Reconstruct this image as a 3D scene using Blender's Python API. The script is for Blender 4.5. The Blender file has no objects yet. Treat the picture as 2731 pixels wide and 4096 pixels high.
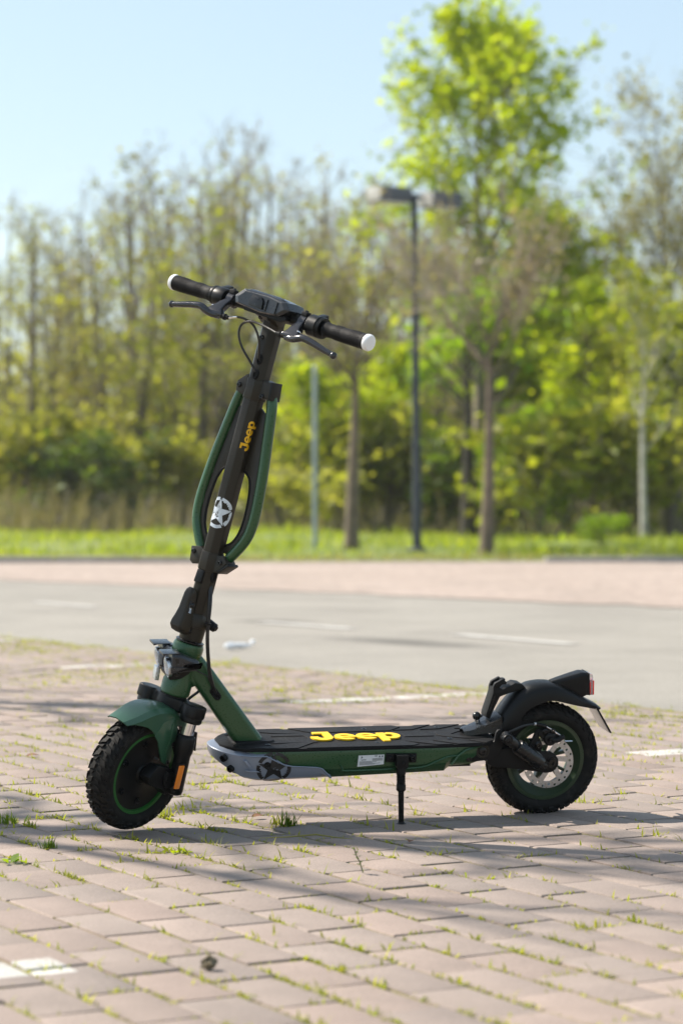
import bpy, bmesh, math, random
import numpy as np
from mathutils import Vector, Matrix
R_ = math.radians
scene = bpy.context.scene
COL = scene.collection
random.seed(7)

# ------------------------------------------------------------------ camera
CAM_H = 0.72
cam = bpy.data.cameras.new('camera')
cam.sensor_fit = 'VERTICAL'; cam.sensor_height = 36.0; cam.sensor_width = 24.0
cam.lens = 85.0
cam.clip_start = 0.1; cam.clip_end = 6000
cam.dof.use_dof = True; cam.dof.focus_distance = 5.42; cam.dof.aperture_fstop = 3.8
cam_o = bpy.data.objects.new('camera', cam); COL.objects.link(cam_o)
cam_o.location = (0, 0, CAM_H); cam_o.rotation_euler = (R_(90 - 0.1955), 0, 0)
scene.camera = cam_o

# ------------------------------------------------------------------ world, sun, exposure
SUN_EL = R_(47); SUN_AZ = Vector((-0.925, 0.380))          # horizontal direction towards the sun
w = bpy.data.worlds.new('World'); scene.world = w; w.use_nodes = True
nt = w.node_tree; nt.nodes.clear()
def N(nt, typ, **kw):
    n = nt.nodes.new(typ)
    for k, v in kw.items(): setattr(n, k, v)
    return n
out = N(nt, 'ShaderNodeOutputWorld'); bg = N(nt, 'ShaderNodeBackground')
sky = N(nt, 'ShaderNodeTexSky'); sky.sky_type = 'NISHITA'; sky.sun_disc = False
sky.sun_elevation = SUN_EL; sky.sun_rotation = math.atan2(SUN_AZ.x, SUN_AZ.y)
sky.air_density = 1.0; sky.dust_density = 1.1; sky.ozone_density = 1.0
tc = N(nt, 'ShaderNodeTexCoord'); mp = N(nt, 'ShaderNodeMapping'); mp.inputs['Scale'].default_value = (1.4, 1.4, 5.0)
mp.inputs['Location'].default_value = (0.3, 0.2, 0.1)
nz = N(nt, 'ShaderNodeTexNoise'); nz.inputs['Scale'].default_value = 2.2; nz.inputs['Detail'].default_value = 7; nz.inputs['Roughness'].default_value = .55
rp = N(nt, 'ShaderNodeValToRGB'); rp.color_ramp.elements[0].position = .42; rp.color_ramp.elements[1].position = .72
mx = N(nt, 'ShaderNodeMixRGB'); mx.inputs['Color2'].default_value = (7.0, 8.4, 8.5, 1)
mul = N(nt, 'ShaderNodeMath', operation='MULTIPLY')
sx_ = N(nt, 'ShaderNodeSeparateXYZ'); nt.links.new(tc.outputs['Generated'], sx_.inputs[0])
low_ = N(nt, 'ShaderNodeMapRange'); low_.inputs[1].default_value = .02; low_.inputs[2].default_value = .32; low_.inputs[3].default_value = .95; low_.inputs[4].default_value = .0
nt.links.new(sx_.outputs['Z'], low_.inputs[0]); nt.links.new(low_.outputs[0], mul.inputs[1])
nt.links.new(tc.outputs['Generated'], mp.inputs['Vector']); nt.links.new(mp.outputs['Vector'], nz.inputs['Vector'])
nt.links.new(nz.outputs['Fac'], rp.inputs['Fac']); nt.links.new(rp.outputs['Color'], mul.inputs[0]); veil = N(nt, 'ShaderNodeMath', operation='MAXIMUM'); veil.inputs[1].default_value = .26; nt.links.new(mul.outputs[0], veil.inputs[0]); nt.links.new(veil.outputs[0], mx.inputs['Fac'])
nt.links.new(sky.outputs['Color'], mx.inputs['Color1']); nt.links.new(mx.outputs['Color'], bg.inputs['Color'])
bg.inputs['Strength'].default_value = 0.086
nt.links.new(bg.outputs['Background'], out.inputs['Surface'])
sun = bpy.data.lights.new('sun', 'SUN'); sun.energy = 5.0; sun.angle = R_(0.53); sun.color = (1.0, .915, .80)
sun_o = bpy.data.objects.new('sun', sun); COL.objects.link(sun_o)
tosun = Vector((SUN_AZ.x * math.cos(SUN_EL), SUN_AZ.y * math.cos(SUN_EL), math.sin(SUN_EL))).normalized()
sun_o.rotation_euler = tosun.to_track_quat('Z', 'Y').to_euler(); sun_o.location = tosun * 30
vs = scene.view_settings
scene.display_settings.display_device = 'sRGB'
vs.view_transform = 'Standard'; vs.look = 'None'; vs.gamma = 1.0; vs.use_curve_mapping = False
vs.exposure = 0.9
scene.cycles.max_bounces = 8; scene.cycles.transparent_max_bounces = 8
scene.cycles.use_denoising = True
scene.cycles.sample_clamp_indirect = 6.0

# ------------------------------------------------------------------ materials
def mat(name, col, rough=.5, metal=0., noise=0., nscale=40., bump=0., bscale=200., coat=0., spec=.5, trans=0., island=0., emis=None, hue=None):
    """Principled material; noise = fine colour grain, bump = fine relief, island = colour change from piece to piece."""
    m = bpy.data.materials.new(name); m.use_nodes = True
    t = m.node_tree; b = t.nodes['Principled BSDF']
    b.inputs['Base Color'].default_value = (*col, 1); b.inputs['Roughness'].default_value = rough; b.inputs['Metallic'].default_value = metal
    b.inputs['Coat Weight'].default_value = coat; b.inputs['Specular IOR Level'].default_value = spec
    if trans: b.inputs['Transmission Weight'].default_value = trans
    src = None
    tc = N(t, 'ShaderNodeTexCoord')
    if noise:
        n = N(t, 'ShaderNodeTexNoise'); n.inputs['Scale'].default_value = nscale; n.inputs['Detail'].default_value = 5
        t.links.new(tc.outputs['Object'], n.inputs['Vector'])
        r = N(t, 'ShaderNodeMapRange'); r.inputs[1].default_value = .3; r.inputs[2].default_value = .7
        r.inputs[3].default_value = 1 - noise; r.inputs[4].default_value = 1 + noise
        t.links.new(n.outputs['Fac'], r.inputs[0])
        v = N(t, 'ShaderNodeVectorMath', operation='SCALE'); v.inputs[0].default_value = col
        t.links.new(r.outputs[0], v.inputs['Scale']); src = v.outputs[0]
        rr = N(t, 'ShaderNodeMapRange'); rr.inputs[1].default_value = .3; rr.inputs[2].default_value = .7
        rr.inputs[3].default_value = max(.02, rough - .08); rr.inputs[4].default_value = min(1, rough + .1)
        t.links.new(n.outputs['Fac'], rr.inputs[0]); t.links.new(rr.outputs[0], b.inputs['Roughness'])
    if island:
        g = N(t, 'ShaderNodeNewGeometry')
        r = N(t, 'ShaderNodeMapRange'); r.inputs[3].default_value = 1 - island; r.inputs[4].default_value = 1 + island
        t.links.new(g.outputs['Random Per Island'], r.inputs[0])
        v = N(t, 'ShaderNodeVectorMath', operation='SCALE')
        if src: t.links.new(src, v.inputs[0])
        else: v.inputs[0].default_value = col
        t.links.new(r.outputs[0], v.inputs['Scale']); src = v.outputs[0]
    if src: t.links.new(src, b.inputs['Base Color'])
    if bump:
        n = N(t, 'ShaderNodeTexNoise'); n.inputs['Scale'].default_value = bscale; n.inputs['Detail'].default_value = 3
        t.links.new(tc.outputs['Object'], n.inputs['Vector'])
        bp = N(t, 'ShaderNodeBump'); bp.inputs['Strength'].default_value = bump; bp.inputs['Distance'].default_value = .002
        t.links.new(n.outputs['Fac'], bp.inputs['Height']); t.links.new(bp.outputs['Normal'], b.inputs['Normal'])
    return m

def leaf_mat(name, c1, c2, c3, tr=.45):
    """Leaves: one of three natural greens per leaf, part of the light passing through."""
    m = bpy.data.materials.new(name); m.use_nodes = True; t = m.node_tree; b = t.nodes['Principled BSDF']; o = t.nodes['Material Output']
    g = N(t, 'ShaderNodeNewGeometry'); r = N(t, 'ShaderNodeValToRGB')
    r.color_ramp.elements[0].color = (*c1, 1); r.color_ramp.elements[1].color = (*c3, 1)
    e = r.color_ramp.elements.new(.5); e.color = (*c2, 1)
    t.links.new(g.outputs['Random Per Island'], r.inputs['Fac']); t.links.new(r.outputs['Color'], b.inputs['Base Color'])
    b.inputs['Roughness'].default_value = .55; b.inputs['Specular IOR Level'].default_value = .3
    tl = N(t, 'ShaderNodeBsdfTranslucent'); hs = N(t, 'ShaderNodeVectorMath', operation='MULTIPLY'); hs.inputs[1].default_value = (2.35, 2.4, .8)
    t.links.new(r.outputs['Color'], hs.inputs[0]); t.links.new(hs.outputs[0], tl.inputs['Color'])
    mx = N(t, 'ShaderNodeMixShader'); mx.inputs['Fac'].default_value = tr
    t.links.new(b.outputs[0], mx.inputs[1]); t.links.new(tl.outputs[0], mx.inputs[2]); t.links.new(mx.outputs[0], o.inputs['Surface'])
    return m

M = {}
M['green'] = mat('green_paint', (.016, .070, .023), .32, .15, noise=.06, nscale=300, bump=.04, bscale=900, coat=.25)
M['green_matte'] = mat('green_satin_plastic', (.026, .088, .046), .36, noise=.05, nscale=200, bump=.05, bscale=700, coat=.5)
M['green_rim'] = mat('green_rim_paint', (.016, .115, .018), .4, noise=.08, nscale=150)
M['olive_rim'] = mat('olive_rim_paint', (.017, .038, .014), .38, noise=.08, nscale=150, coat=.2)
M['stem'] = mat('dark_stem_paint', (.024, .0208, .0155), .42, .0, noise=.08, nscale=400, bump=.08, bscale=1200, spec=.3)
M['black'] = mat('black_satin_plastic', (.005, .0055, .006), .40, noise=.1, nscale=120, bump=.06, bscale=900, spec=.25)
M['gloss'] = mat('black_gloss_paint', (.005, .0055, .0065), .28, noise=.05, nscale=60, spec=.45)
M['matte'] = mat('black_matte_metal', (.007, .007, .0075), .5, noise=.12, nscale=150, bump=.08, bscale=1000, spec=.22)
M['mat'] = mat('black_rubber_mat', (.008, .008, .009), .62, noise=.2, nscale=120, bump=.25, bscale=1500, spec=.18)
M['tyre'] = mat('tyre_rubber', (.008, .0078, .0075), .7, noise=.25, nscale=60, bump=.2, bscale=500, spec=.22)
M['cable'] = mat('cable_sheath', (.012, .012, .013), .35)
M['silver'] = mat('silver_blue_plastic', (.24, .275, .345), .36, .4)
M['lamp'] = mat('lamp_housing_plastic', (.014, .016, .020), .32, noise=.08, nscale=120, coat=.2)
M['chrome'] = mat('polished_steel', (.75, .76, .78), .12, 1.)
M['steel'] = mat('brushed_steel', (.52, .53, .54), .34, 1., noise=.12, nscale=200)
M['lever'] = mat('dark_polished_alloy', (.05, .05, .055), .2, .6)
M['yellow'] = mat('yellow_rubber', (.80, .50, .008), .5, noise=.06, nscale=90, bump=.05, bscale=700)
M['yellow_print'] = mat('yellow_print', (.80, .44, .008), .5)
M['white'] = mat('white_plastic', (.80, .81, .83), .4, noise=.02)
M['print_white'] = mat('pale_print', (.62, .68, .74), .55, noise=.1, nscale=90)
M['print_black'] = mat('black_print', (.010, .010, .011), .45)
M['label'] = mat('label_paper', (.66, .68, .70), .5)
M['ink'] = mat('label_ink', (.05, .06, .09), .6)
M['orange'] = mat('orange_reflector', (.85, .22, .004), .25, coat=.6, bump=.3, bscale=1500)
M['red'] = mat('red_lens', (.85, .012, .010), .2, coat=.6)
M['clear'] = mat('clear_lens', (.90, .92, .95), .08, trans=.75)
M['reflector'] = mat('lamp_reflector', (.8, .82, .85), .15, 1., bump=.5, bscale=900)
M['blue_black'] = mat('display_glass', (.012, .014, .020), .08, coat=.6)

# ------------------------------------------------------------------ mesh helpers
class MB:
    """Collects shapes into one bmesh; T maps the shape's own frame to the thing's frame."""
    def __init__(s, T=None): s.bm = bmesh.new(); s.T = T or (lambda p: p)
    def v(s, p): return s.bm.verts.new(s.T(p))
    def f(s, vs):
        try: return s.bm.faces.new(vs)
        except ValueError: return None
    def grid(s, rings, closed=True, cap=True, loop=False):
        R = [[s.v(p) for p in r] for r in rings]; n = len(R[0]); k = len(R)
        for i in range(k if loop else k - 1):
            a, b = R[i], R[(i + 1) % k]
            for j in range(n if closed else n - 1):
                s.f([a[j], a[(j + 1) % n], b[(j + 1) % n], b[j]])
        if cap and closed and not loop: s.f(R[0][::-1]); s.f(R[-1])
        return R
    def box(s, c, d, R=None):
        c = Vector(c); R = R or Matrix.Identity(3)
        P = [s.v(tuple(c + R @ Vector((d[0] / 2 * a, d[1] / 2 * b, d[2] / 2 * e)))) for e in (-1, 1) for b in (-1, 1) for a in (-1, 1)]
        for q in ((0, 2, 3, 1), (4, 5, 7, 6), (0, 1, 5, 4), (2, 6, 7, 3), (0, 4, 6, 2), (1, 3, 7, 5)): s.f([P[i] for i in q])
    def prism(s, poly, lo, hi, ax='y'):
        """2D polygon pushed along an axis: 'y' polygon is (x,z); 'z' polygon is (x,y); 'x' polygon is (y,z)."""
        m = {'y': lambda a, b, c: (a, c, b), 'z': lambda a, b, c: (a, b, c), 'x': lambda a, b, c: (c, a, b)}[ax]
        s.grid([[m(a, b, lo) for a, b in poly], [m(a, b, hi) for a, b in poly]])
    def tube(s, pts, r, n=10, closed=False):
        pts = [Vector(p) for p in pts]; k = len(pts); rings = []
        rr = r if isinstance(r, (list, tuple)) else [r] * k
        up = None
        for i in range(k):
            if closed: t = pts[(i + 1) % k] - pts[i - 1]
            else: t = pts[min(i + 1, k - 1)] - pts[max(i - 1, 0)]
            t.normalize()
            if up is None: up = t.orthogonal().normalized()
            up = (up - t * up.dot(t)); up = up.normalized() if up.length > 1e-6 else t.orthogonal().normalized()
            sd = t.cross(up)
            rings.append([tuple(pts[i] + (up * math.cos(2 * math.pi * j / n) + sd * math.sin(2 * math.pi * j / n)) * rr[i]) for j in range(n)])
        s.grid(rings, loop=closed)
    def lathe(s, c, ax, prof, n=32, closed=False):
        """prof = [(distance along ax, radius)]"""
        c = Vector(c); ax = Vector(ax).normalized(); u = ax.orthogonal().normalized(); v = ax.cross(u)
        rings = [[tuple(c + ax * d + (u * math.cos(2 * math.pi * j / n) + v * math.sin(2 * math.pi * j / n)) * max(r, 1e-5)) for j in range(n)] for d, r in prof]
        s.grid(rings, loop=closed, cap=not closed)
    def cyl(s, a, b, r0, r1=None, n=16):
        a = Vector(a); b = Vector(b); s.lathe(a, b - a, [(0, r0), ((b - a).length, r0 if r1 is None else r1)], n)
    def sph(s, c, r, n=12, sc=(1, 1, 1)):
        k = max(5, n // 2)
        s.grid([[(c[0] + sc[0] * r * math.sin(math.pi * i / k) * math.cos(2 * math.pi * j / n) if 0 < i < k else c[0] + sc[0] * 1e-5 * math.cos(2 * math.pi * j / n),
                  c[1] + sc[1] * r * math.sin(math.pi * i / k) * math.sin(2 * math.pi * j / n) if 0 < i < k else c[1] + sc[1] * 1e-5 * math.sin(2 * math.pi * j / n),
                  c[2] + sc[2] * r * math.cos(math.pi * i / k)) for j in range(n)] for i in range(k + 1)])
    def curved(s, me, fn):
        V = [s.v(fn(tuple(v.co))) for v in me.vertices]
        for p in me.polygons: s.f([V[i] for i in p.vertices])
    def done(s, name, m, parent=None, bevel=0., seg=2, ang=32, bang=30, solid=0.):
        bm = s.bm
        bmesh.ops.recalc_face_normals(bm, faces=bm.faces[:])
        if solid:
            bmesh.ops.solidify(bm, geom=bm.faces[:], thickness=solid)
            bmesh.ops.recalc_face_normals(bm, faces=bm.faces[:])
        if bevel:
            E = [e for e in bm.edges if len(e.link_faces) == 2 and e.calc_face_angle(0) > R_(bang)]
            if E: bmesh.ops.bevel(bm, geom=E, offset=bevel, segments=seg, affect='EDGES', clamp_overlap=True, profile=.6)
        for f in bm.faces: f.smooth = True
        for e in bm.edges:
            if len(e.link_faces) == 2 and e.calc_face_angle(0) > R_(ang): e.smooth = False
        me = bpy.data.meshes.new(name); bm.to_mesh(me); bm.free()
        for x in (m if isinstance(m, (list, tuple)) else [m]): me.materials.append(x)
        o = bpy.data.objects.new(name, me); COL.objects.link(o)
        if parent: o.parent = parent
        return o

def raw_mesh(name, V, F, mats, mi=None, smooth=False):
    """Fast mesh from numpy vertices and a list of quads (n,4) or tris (n,3)."""
    me = bpy.data.meshes.new(name); V = np.asarray(V, np.float32)
    me.vertices.add(len(V)); me.vertices.foreach_set('co', V.ravel())
    Fs = F if isinstance(F, list) else [F]
    tot = sum(f.size for f in Fs); npoly = sum(len(f) for f in Fs)
    me.loops.add(tot); me.loops.foreach_set('vertex_index', np.concatenate([f.ravel() for f in Fs]).astype(np.int32))
    me.polygons.add(npoly)
    lt = np.concatenate([np.full(len(f), f.shape[1], np.int32) for f in Fs])
    ls = np.concatenate([[0], np.cumsum(lt)[:-1]]).astype(np.int32)
    me.polygons.foreach_set('loop_start', ls)
    if mi is not None: me.polygons.foreach_set('material_index', np.asarray(mi, np.int32))
    if smooth: me.polygons.foreach_set('use_smooth', np.ones(npoly, bool))
    me.update(calc_edges=True); me.validate()
    for m in mats: me.materials.append(m)
    return me

def link(name, me, parent=None):
    o = bpy.data.objects.new(name, me); COL.objects.link(o)
    if parent: o.parent = parent
    return o
def tag(o, label, cat, group=None):
    o['label'] = label; o['category'] = cat
    if group: o['group'] = group
    return o
def kind(o, k): o['kind'] = k; return o
def empty(name, loc=(0, 0, 0)):
    o = bpy.data.objects.new(name, None); o.empty_display_size = .1; COL.objects.link(o); o.location = loc; return o
def smoothpath(pts, n=6):
    """Catmull-Rom through the points."""
    P = [Vector(p) for p in pts]; P = [P[0] * 2 - P[1]] + P + [P[-1] * 2 - P[-2]]; o = []
    for i in range(1, len(P) - 2):
        for k in range(n):
            t = k / n; a, b, c, d = P[i - 1:i + 3]
            o.append(.5 * ((2 * b) + (c - a) * t + (2 * a - 5 * b + 4 * c - d) * t * t + (3 * b - a - 3 * c + d) * t ** 3))
    o.append(P[-2]); return o
def flat_shape(splines, depth):
    """2D outline with holes, filled and given depth: returns a temporary mesh."""
    cu = bpy.data.curves.new('outline', 'CURVE'); cu.dimensions = '2D'; cu.fill_mode = 'BOTH'; cu.extrude = depth / 2
    for s in splines:
        sp = cu.splines.new('POLY'); sp.points.add(len(s) - 1); sp.use_cyclic_u = True
        for p, q in zip(sp.points, s): p.co = (q[0], q[1], 0, 1)
    o = bpy.data.objects.new('outline', cu); COL.objects.link(o)
    me = bpy.data.meshes.new_from_object(o.evaluated_get(bpy.context.evaluated_depsgraph_get()))
    bpy.data.objects.remove(o); bpy.data.curves.remove(cu); return me
def text_shape(txt, size, depth, bold=0.):
    cu = bpy.data.curves.new('text', 'FONT'); cu.body = txt; cu.size = size; cu.extrude = depth / 2; cu.offset = bold; cu.resolution_u = 3
    o = bpy.data.objects.new('text', cu); COL.objects.link(o)
    me = bpy.data.meshes.new_from_object(o.evaluated_get(bpy.context.evaluated_depsgraph_get()))
    bpy.data.objects.remove(o); bpy.data.curves.remove(cu); return me
def arc(cx, cy, rx, ry, a0, a1, n=14):
    return [(cx + rx * math.cos(R_(a0 + (a1 - a0) * i / n)), cy + ry * math.sin(R_(a0 + (a1 - a0) * i / n))) for i in range(n + 1)]

def word_shapes():
    """The four-letter word in heavy rounded capitals and small letters; cap height 1, width about 3.0."""
    L = []
    # J : top bar, upright, hook to the left
    L.append([[(.28, 1.0), (.85, 1.0), (.85, .36)] + arc(.47, .36, .38, .38, 0, -180, 16)[1:] + [(.09, .43), (.36, .43), (.36, .36)] +
              arc(.47, .36, .11, .13, 180, 360, 8)[1:] + [(.58, .80), (.28, .80)]])
    def e(x):
        r, c = .37, .35
        outer = [(x + r, c - .065)] + arc(x, c, r, r, 0, 318, 30)
        inner = arc(x, c, .165, .17, 300, 205, 8) + [(x - .16, c - .065)]
        hole = arc(x, c + .065, .165, .125, 0, 180, 12)
        return [outer + inner, hole]
    L.append(e(1.28)); L.append(e(2.03))
    x = 2.80
    outer = [(x - .36, .70), (x - .36, -.30), (x - .12, -.30), (x - .12, .05)] + arc(x + .03, .35, .36, .36, 245, 450, 22) + [(x - .09, .64), (x - .09, .70)]
    L.append([outer, arc(x + .02, .35, .145, .17, 0, 342, 16)])
    return L

def star_shapes(rough=1, seed=3):
    """A five-pointed star in a broken worn ring, unit radius."""
    rnd = random.Random(seed); S = []
    st = []
    for i in range(10):
        r = .93 if i % 2 == 0 else .37
        a = R_(90 + 36 * i); st.append((r * math.cos(a), r * math.sin(a)))
    S.append(st)
    for k in range(5):
        a0, a1 = 90 + 72 * k + 6, 90 + 72 * (k + 1) - 6
        n = 16
        o = [(rr * math.cos(R_(a)), rr * math.sin(R_(a))) for a, rr in ((a0 + (a1 - a0) * i / n, 1.0) for i in range(n + 1))]
        inn = [(rr * math.cos(R_(a)), rr * math.sin(R_(a))) for a, rr in ((a1 + (a0 - a1) * i / n, .79 + rough * rnd.uniform(-.05, .05) * (k in (1, 3, 4))) for i in range(n + 1))]
        S.append(o + inn)
    holes = []
    for k in range(7 * rough):
        a, r, s = rnd.uniform(0, 6.28), rnd.uniform(0, .26), rnd.uniform(.015, .04)
        holes.append([(r * math.cos(a) + s * 2.2 * math.cos(R_(q)) * rnd.uniform(.6, 1.2), r * math.sin(a) + s * math.sin(R_(q)) * rnd.uniform(.6, 1.2)) for q in range(0, 360, 60)])
    S += holes
    return S
def worn(m, c2, scale, lo, hi, detail=6):
    """Patches of a second colour (dust, scratches) over a material."""
    t = m.node_tree; b = t.nodes['Principled BSDF']; tc = N(t, 'ShaderNodeTexCoord'); n = N(t, 'ShaderNodeTexNoise'); n.inputs['Scale'].default_value = scale; n.inputs['Detail'].default_value = detail; n.inputs['Roughness'].default_value = .7
    t.links.new(tc.outputs['Object'], n.inputs['Vector']); r = N(t, 'ShaderNodeMapRange'); r.inputs[1].default_value = lo; r.inputs[2].default_value = hi; t.links.new(n.outputs['Fac'], r.inputs[0])
    x = N(t, 'ShaderNodeMixRGB'); x.inputs['Color2'].default_value = (*c2, 1); t.links.new(r.outputs[0], x.inputs['Fac'])
    l = b.inputs['Base Color'].links
    if l: t.links.new(l[0].from_socket, x.inputs['Color1'])
    else: x.inputs['Color1'].default_value = b.inputs['Base Color'].default_value
    t.links.new(x.outputs['Color'], b.inputs['Base Color'])
worn(M['tyre'], (.045, .038, .030), 28, .54, .85)
worn(M['print_black'], (.19, .215, .265), 90, .63, .66)
worn(M['print_white'], (.05, .048, .044), 70, .60, .64)
worn(M['mat'], (.026, .025, .023), 14, .54, .95)
worn(M['yellow'], (.50, .33, .04), 30, .55, .95)
worn(M['green'], (.035, .075, .042), 9, .62, 1.2)
worn(M['gloss'], (.014, .014, .0135), 12, .58, 1.1); worn(M['black'], (.013, .0125, .012), 14, .58, 1.1)
# ------------------------------------------------------------------ setting: ground, paving, road, verge
ER = Vector((-.491, .871)); EC = Vector((.871, .491))      # along the paver rows, across them
ER.normalize(); EC = Vector((ER.y, -ER.x))
def qr(q, r, z=0.): return (ER.x * q + EC.x * r, ER.y * q + EC.y * r, z)
def sheet(name, pts, z, m, parent=None):
    me = bpy.data.meshes.new(name); me.from_pydata([(*p[:2], z) for p in pts], [], [tuple(range(len(pts)))]); me.materials.append(m)
    if me.polygons[0].normal.z < 0: me.flip_normals()
    return link(name, me, parent)

def ground_mat(name, cols, scale, bump=.4, bscale=60, rough=.9, detail=8, dark_patch=None, fine=None):
    m = bpy.data.materials.new(name); m.use_nodes = True; t = m.node_tree; b = t.nodes['Principled BSDF']; b.inputs['Roughness'].default_value = rough
    g = N(t, 'ShaderNodeNewGeometry')
    n = N(t, 'ShaderNodeTexNoise'); n.inputs['Scale'].default_value = scale; n.inputs['Detail'].default_value = detail; n.inputs['Roughness'].default_value = .65
    t.links.new(g.outputs['Position'], n.inputs['Vector'])
    r = N(t, 'ShaderNodeValToRGB'); r.color_ramp.elements[0].position = .32; r.color_ramp.elements[1].position = .68
    r.color_ramp.elements[0].color = (*cols[0], 1); r.color_ramp.elements[1].color = (*cols[-1], 1)
    for i, c in enumerate(cols[1:-1]): r.color_ramp.elements.new(.32 + .36 * (i + 1) / (len(cols) - 1)).color = (*c, 1)
    t.links.new(n.outputs['Fac'], r.inputs['Fac']); src = r.outputs['Color']
    if fine:
        n3 = N(t, 'ShaderNodeTexNoise'); n3.inputs['Scale'].default_value = fine; n3.inputs['Detail'].default_value = 4
        t.links.new(g.outputs['Position'], n3.inputs['Vector'])
        mr = N(t, 'ShaderNodeMapRange'); mr.inputs[1].default_value = .3; mr.inputs[2].default_value = .7; mr.inputs[3].default_value = .72; mr.inputs[4].default_value = 1.25
        t.links.new(n3.outputs['Fac'], mr.inputs[0])
        sc = N(t, 'ShaderNodeVectorMath', operation='SCALE'); t.links.new(src, sc.inputs[0]); t.links.new(mr.outputs[0], sc.inputs['Scale']); src = sc.outputs[0]
    if dark_patch:
        for (x, y, sx, sy, ang, amt) in dark_patch:
            mp = N(t, 'ShaderNodeMapping'); mp.vector_type = 'TEXTURE'; mp.inputs['Location'].default_value = (x, y, 0); mp.inputs['Scale'].default_value = (sx, sy, 1); mp.inputs['Rotation'].default_value = (0, 0, ang)
            t.links.new(g.outputs['Position'], mp.inputs['Vector'])
            ln = N(t, 'ShaderNodeVectorMath', operation='LENGTH'); t.links.new(mp.outputs['Vector'], ln.inputs[0])
            ad = N(t, 'ShaderNodeMath', operation='ADD'); t.links.new(ln.outputs['Value'], ad.inputs[0]); t.links.new(n.outputs['Fac'], ad.inputs[1])
            ra = N(t, 'ShaderNodeMapRange'); ra.inputs[1].default_value = .8; ra.inputs[2].default_value = 1.5; ra.inputs[3].default_value = amt; ra.inputs[4].default_value = 1
            t.links.new(ad.outputs[0], ra.inputs[0])
            v = N(t, 'ShaderNodeVectorMath', operation='SCALE'); t.links.new(src, v.inputs[0]); t.links.new(ra.outputs[0], v.inputs['Scale']); src = v.outputs[0]
    t.links.new(src, b.inputs['Base Color'])
    n2 = N(t, 'ShaderNodeTexNoise'); n2.inputs['Scale'].default_value = bscale; n2.inputs['Detail'].default_value = 4
    t.links.new(g.outputs['Position'], n2.inputs['Vector'])
    bp = N(t, 'ShaderNodeBump'); bp.inputs['Strength'].default_value = bump; bp.inputs['Distance'].default_value = .006
    t.links.new(n2.outputs['Fac'], bp.inputs['Height']); t.links.new(bp.outputs['Normal'], b.inputs['Normal'])
    return m

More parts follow.
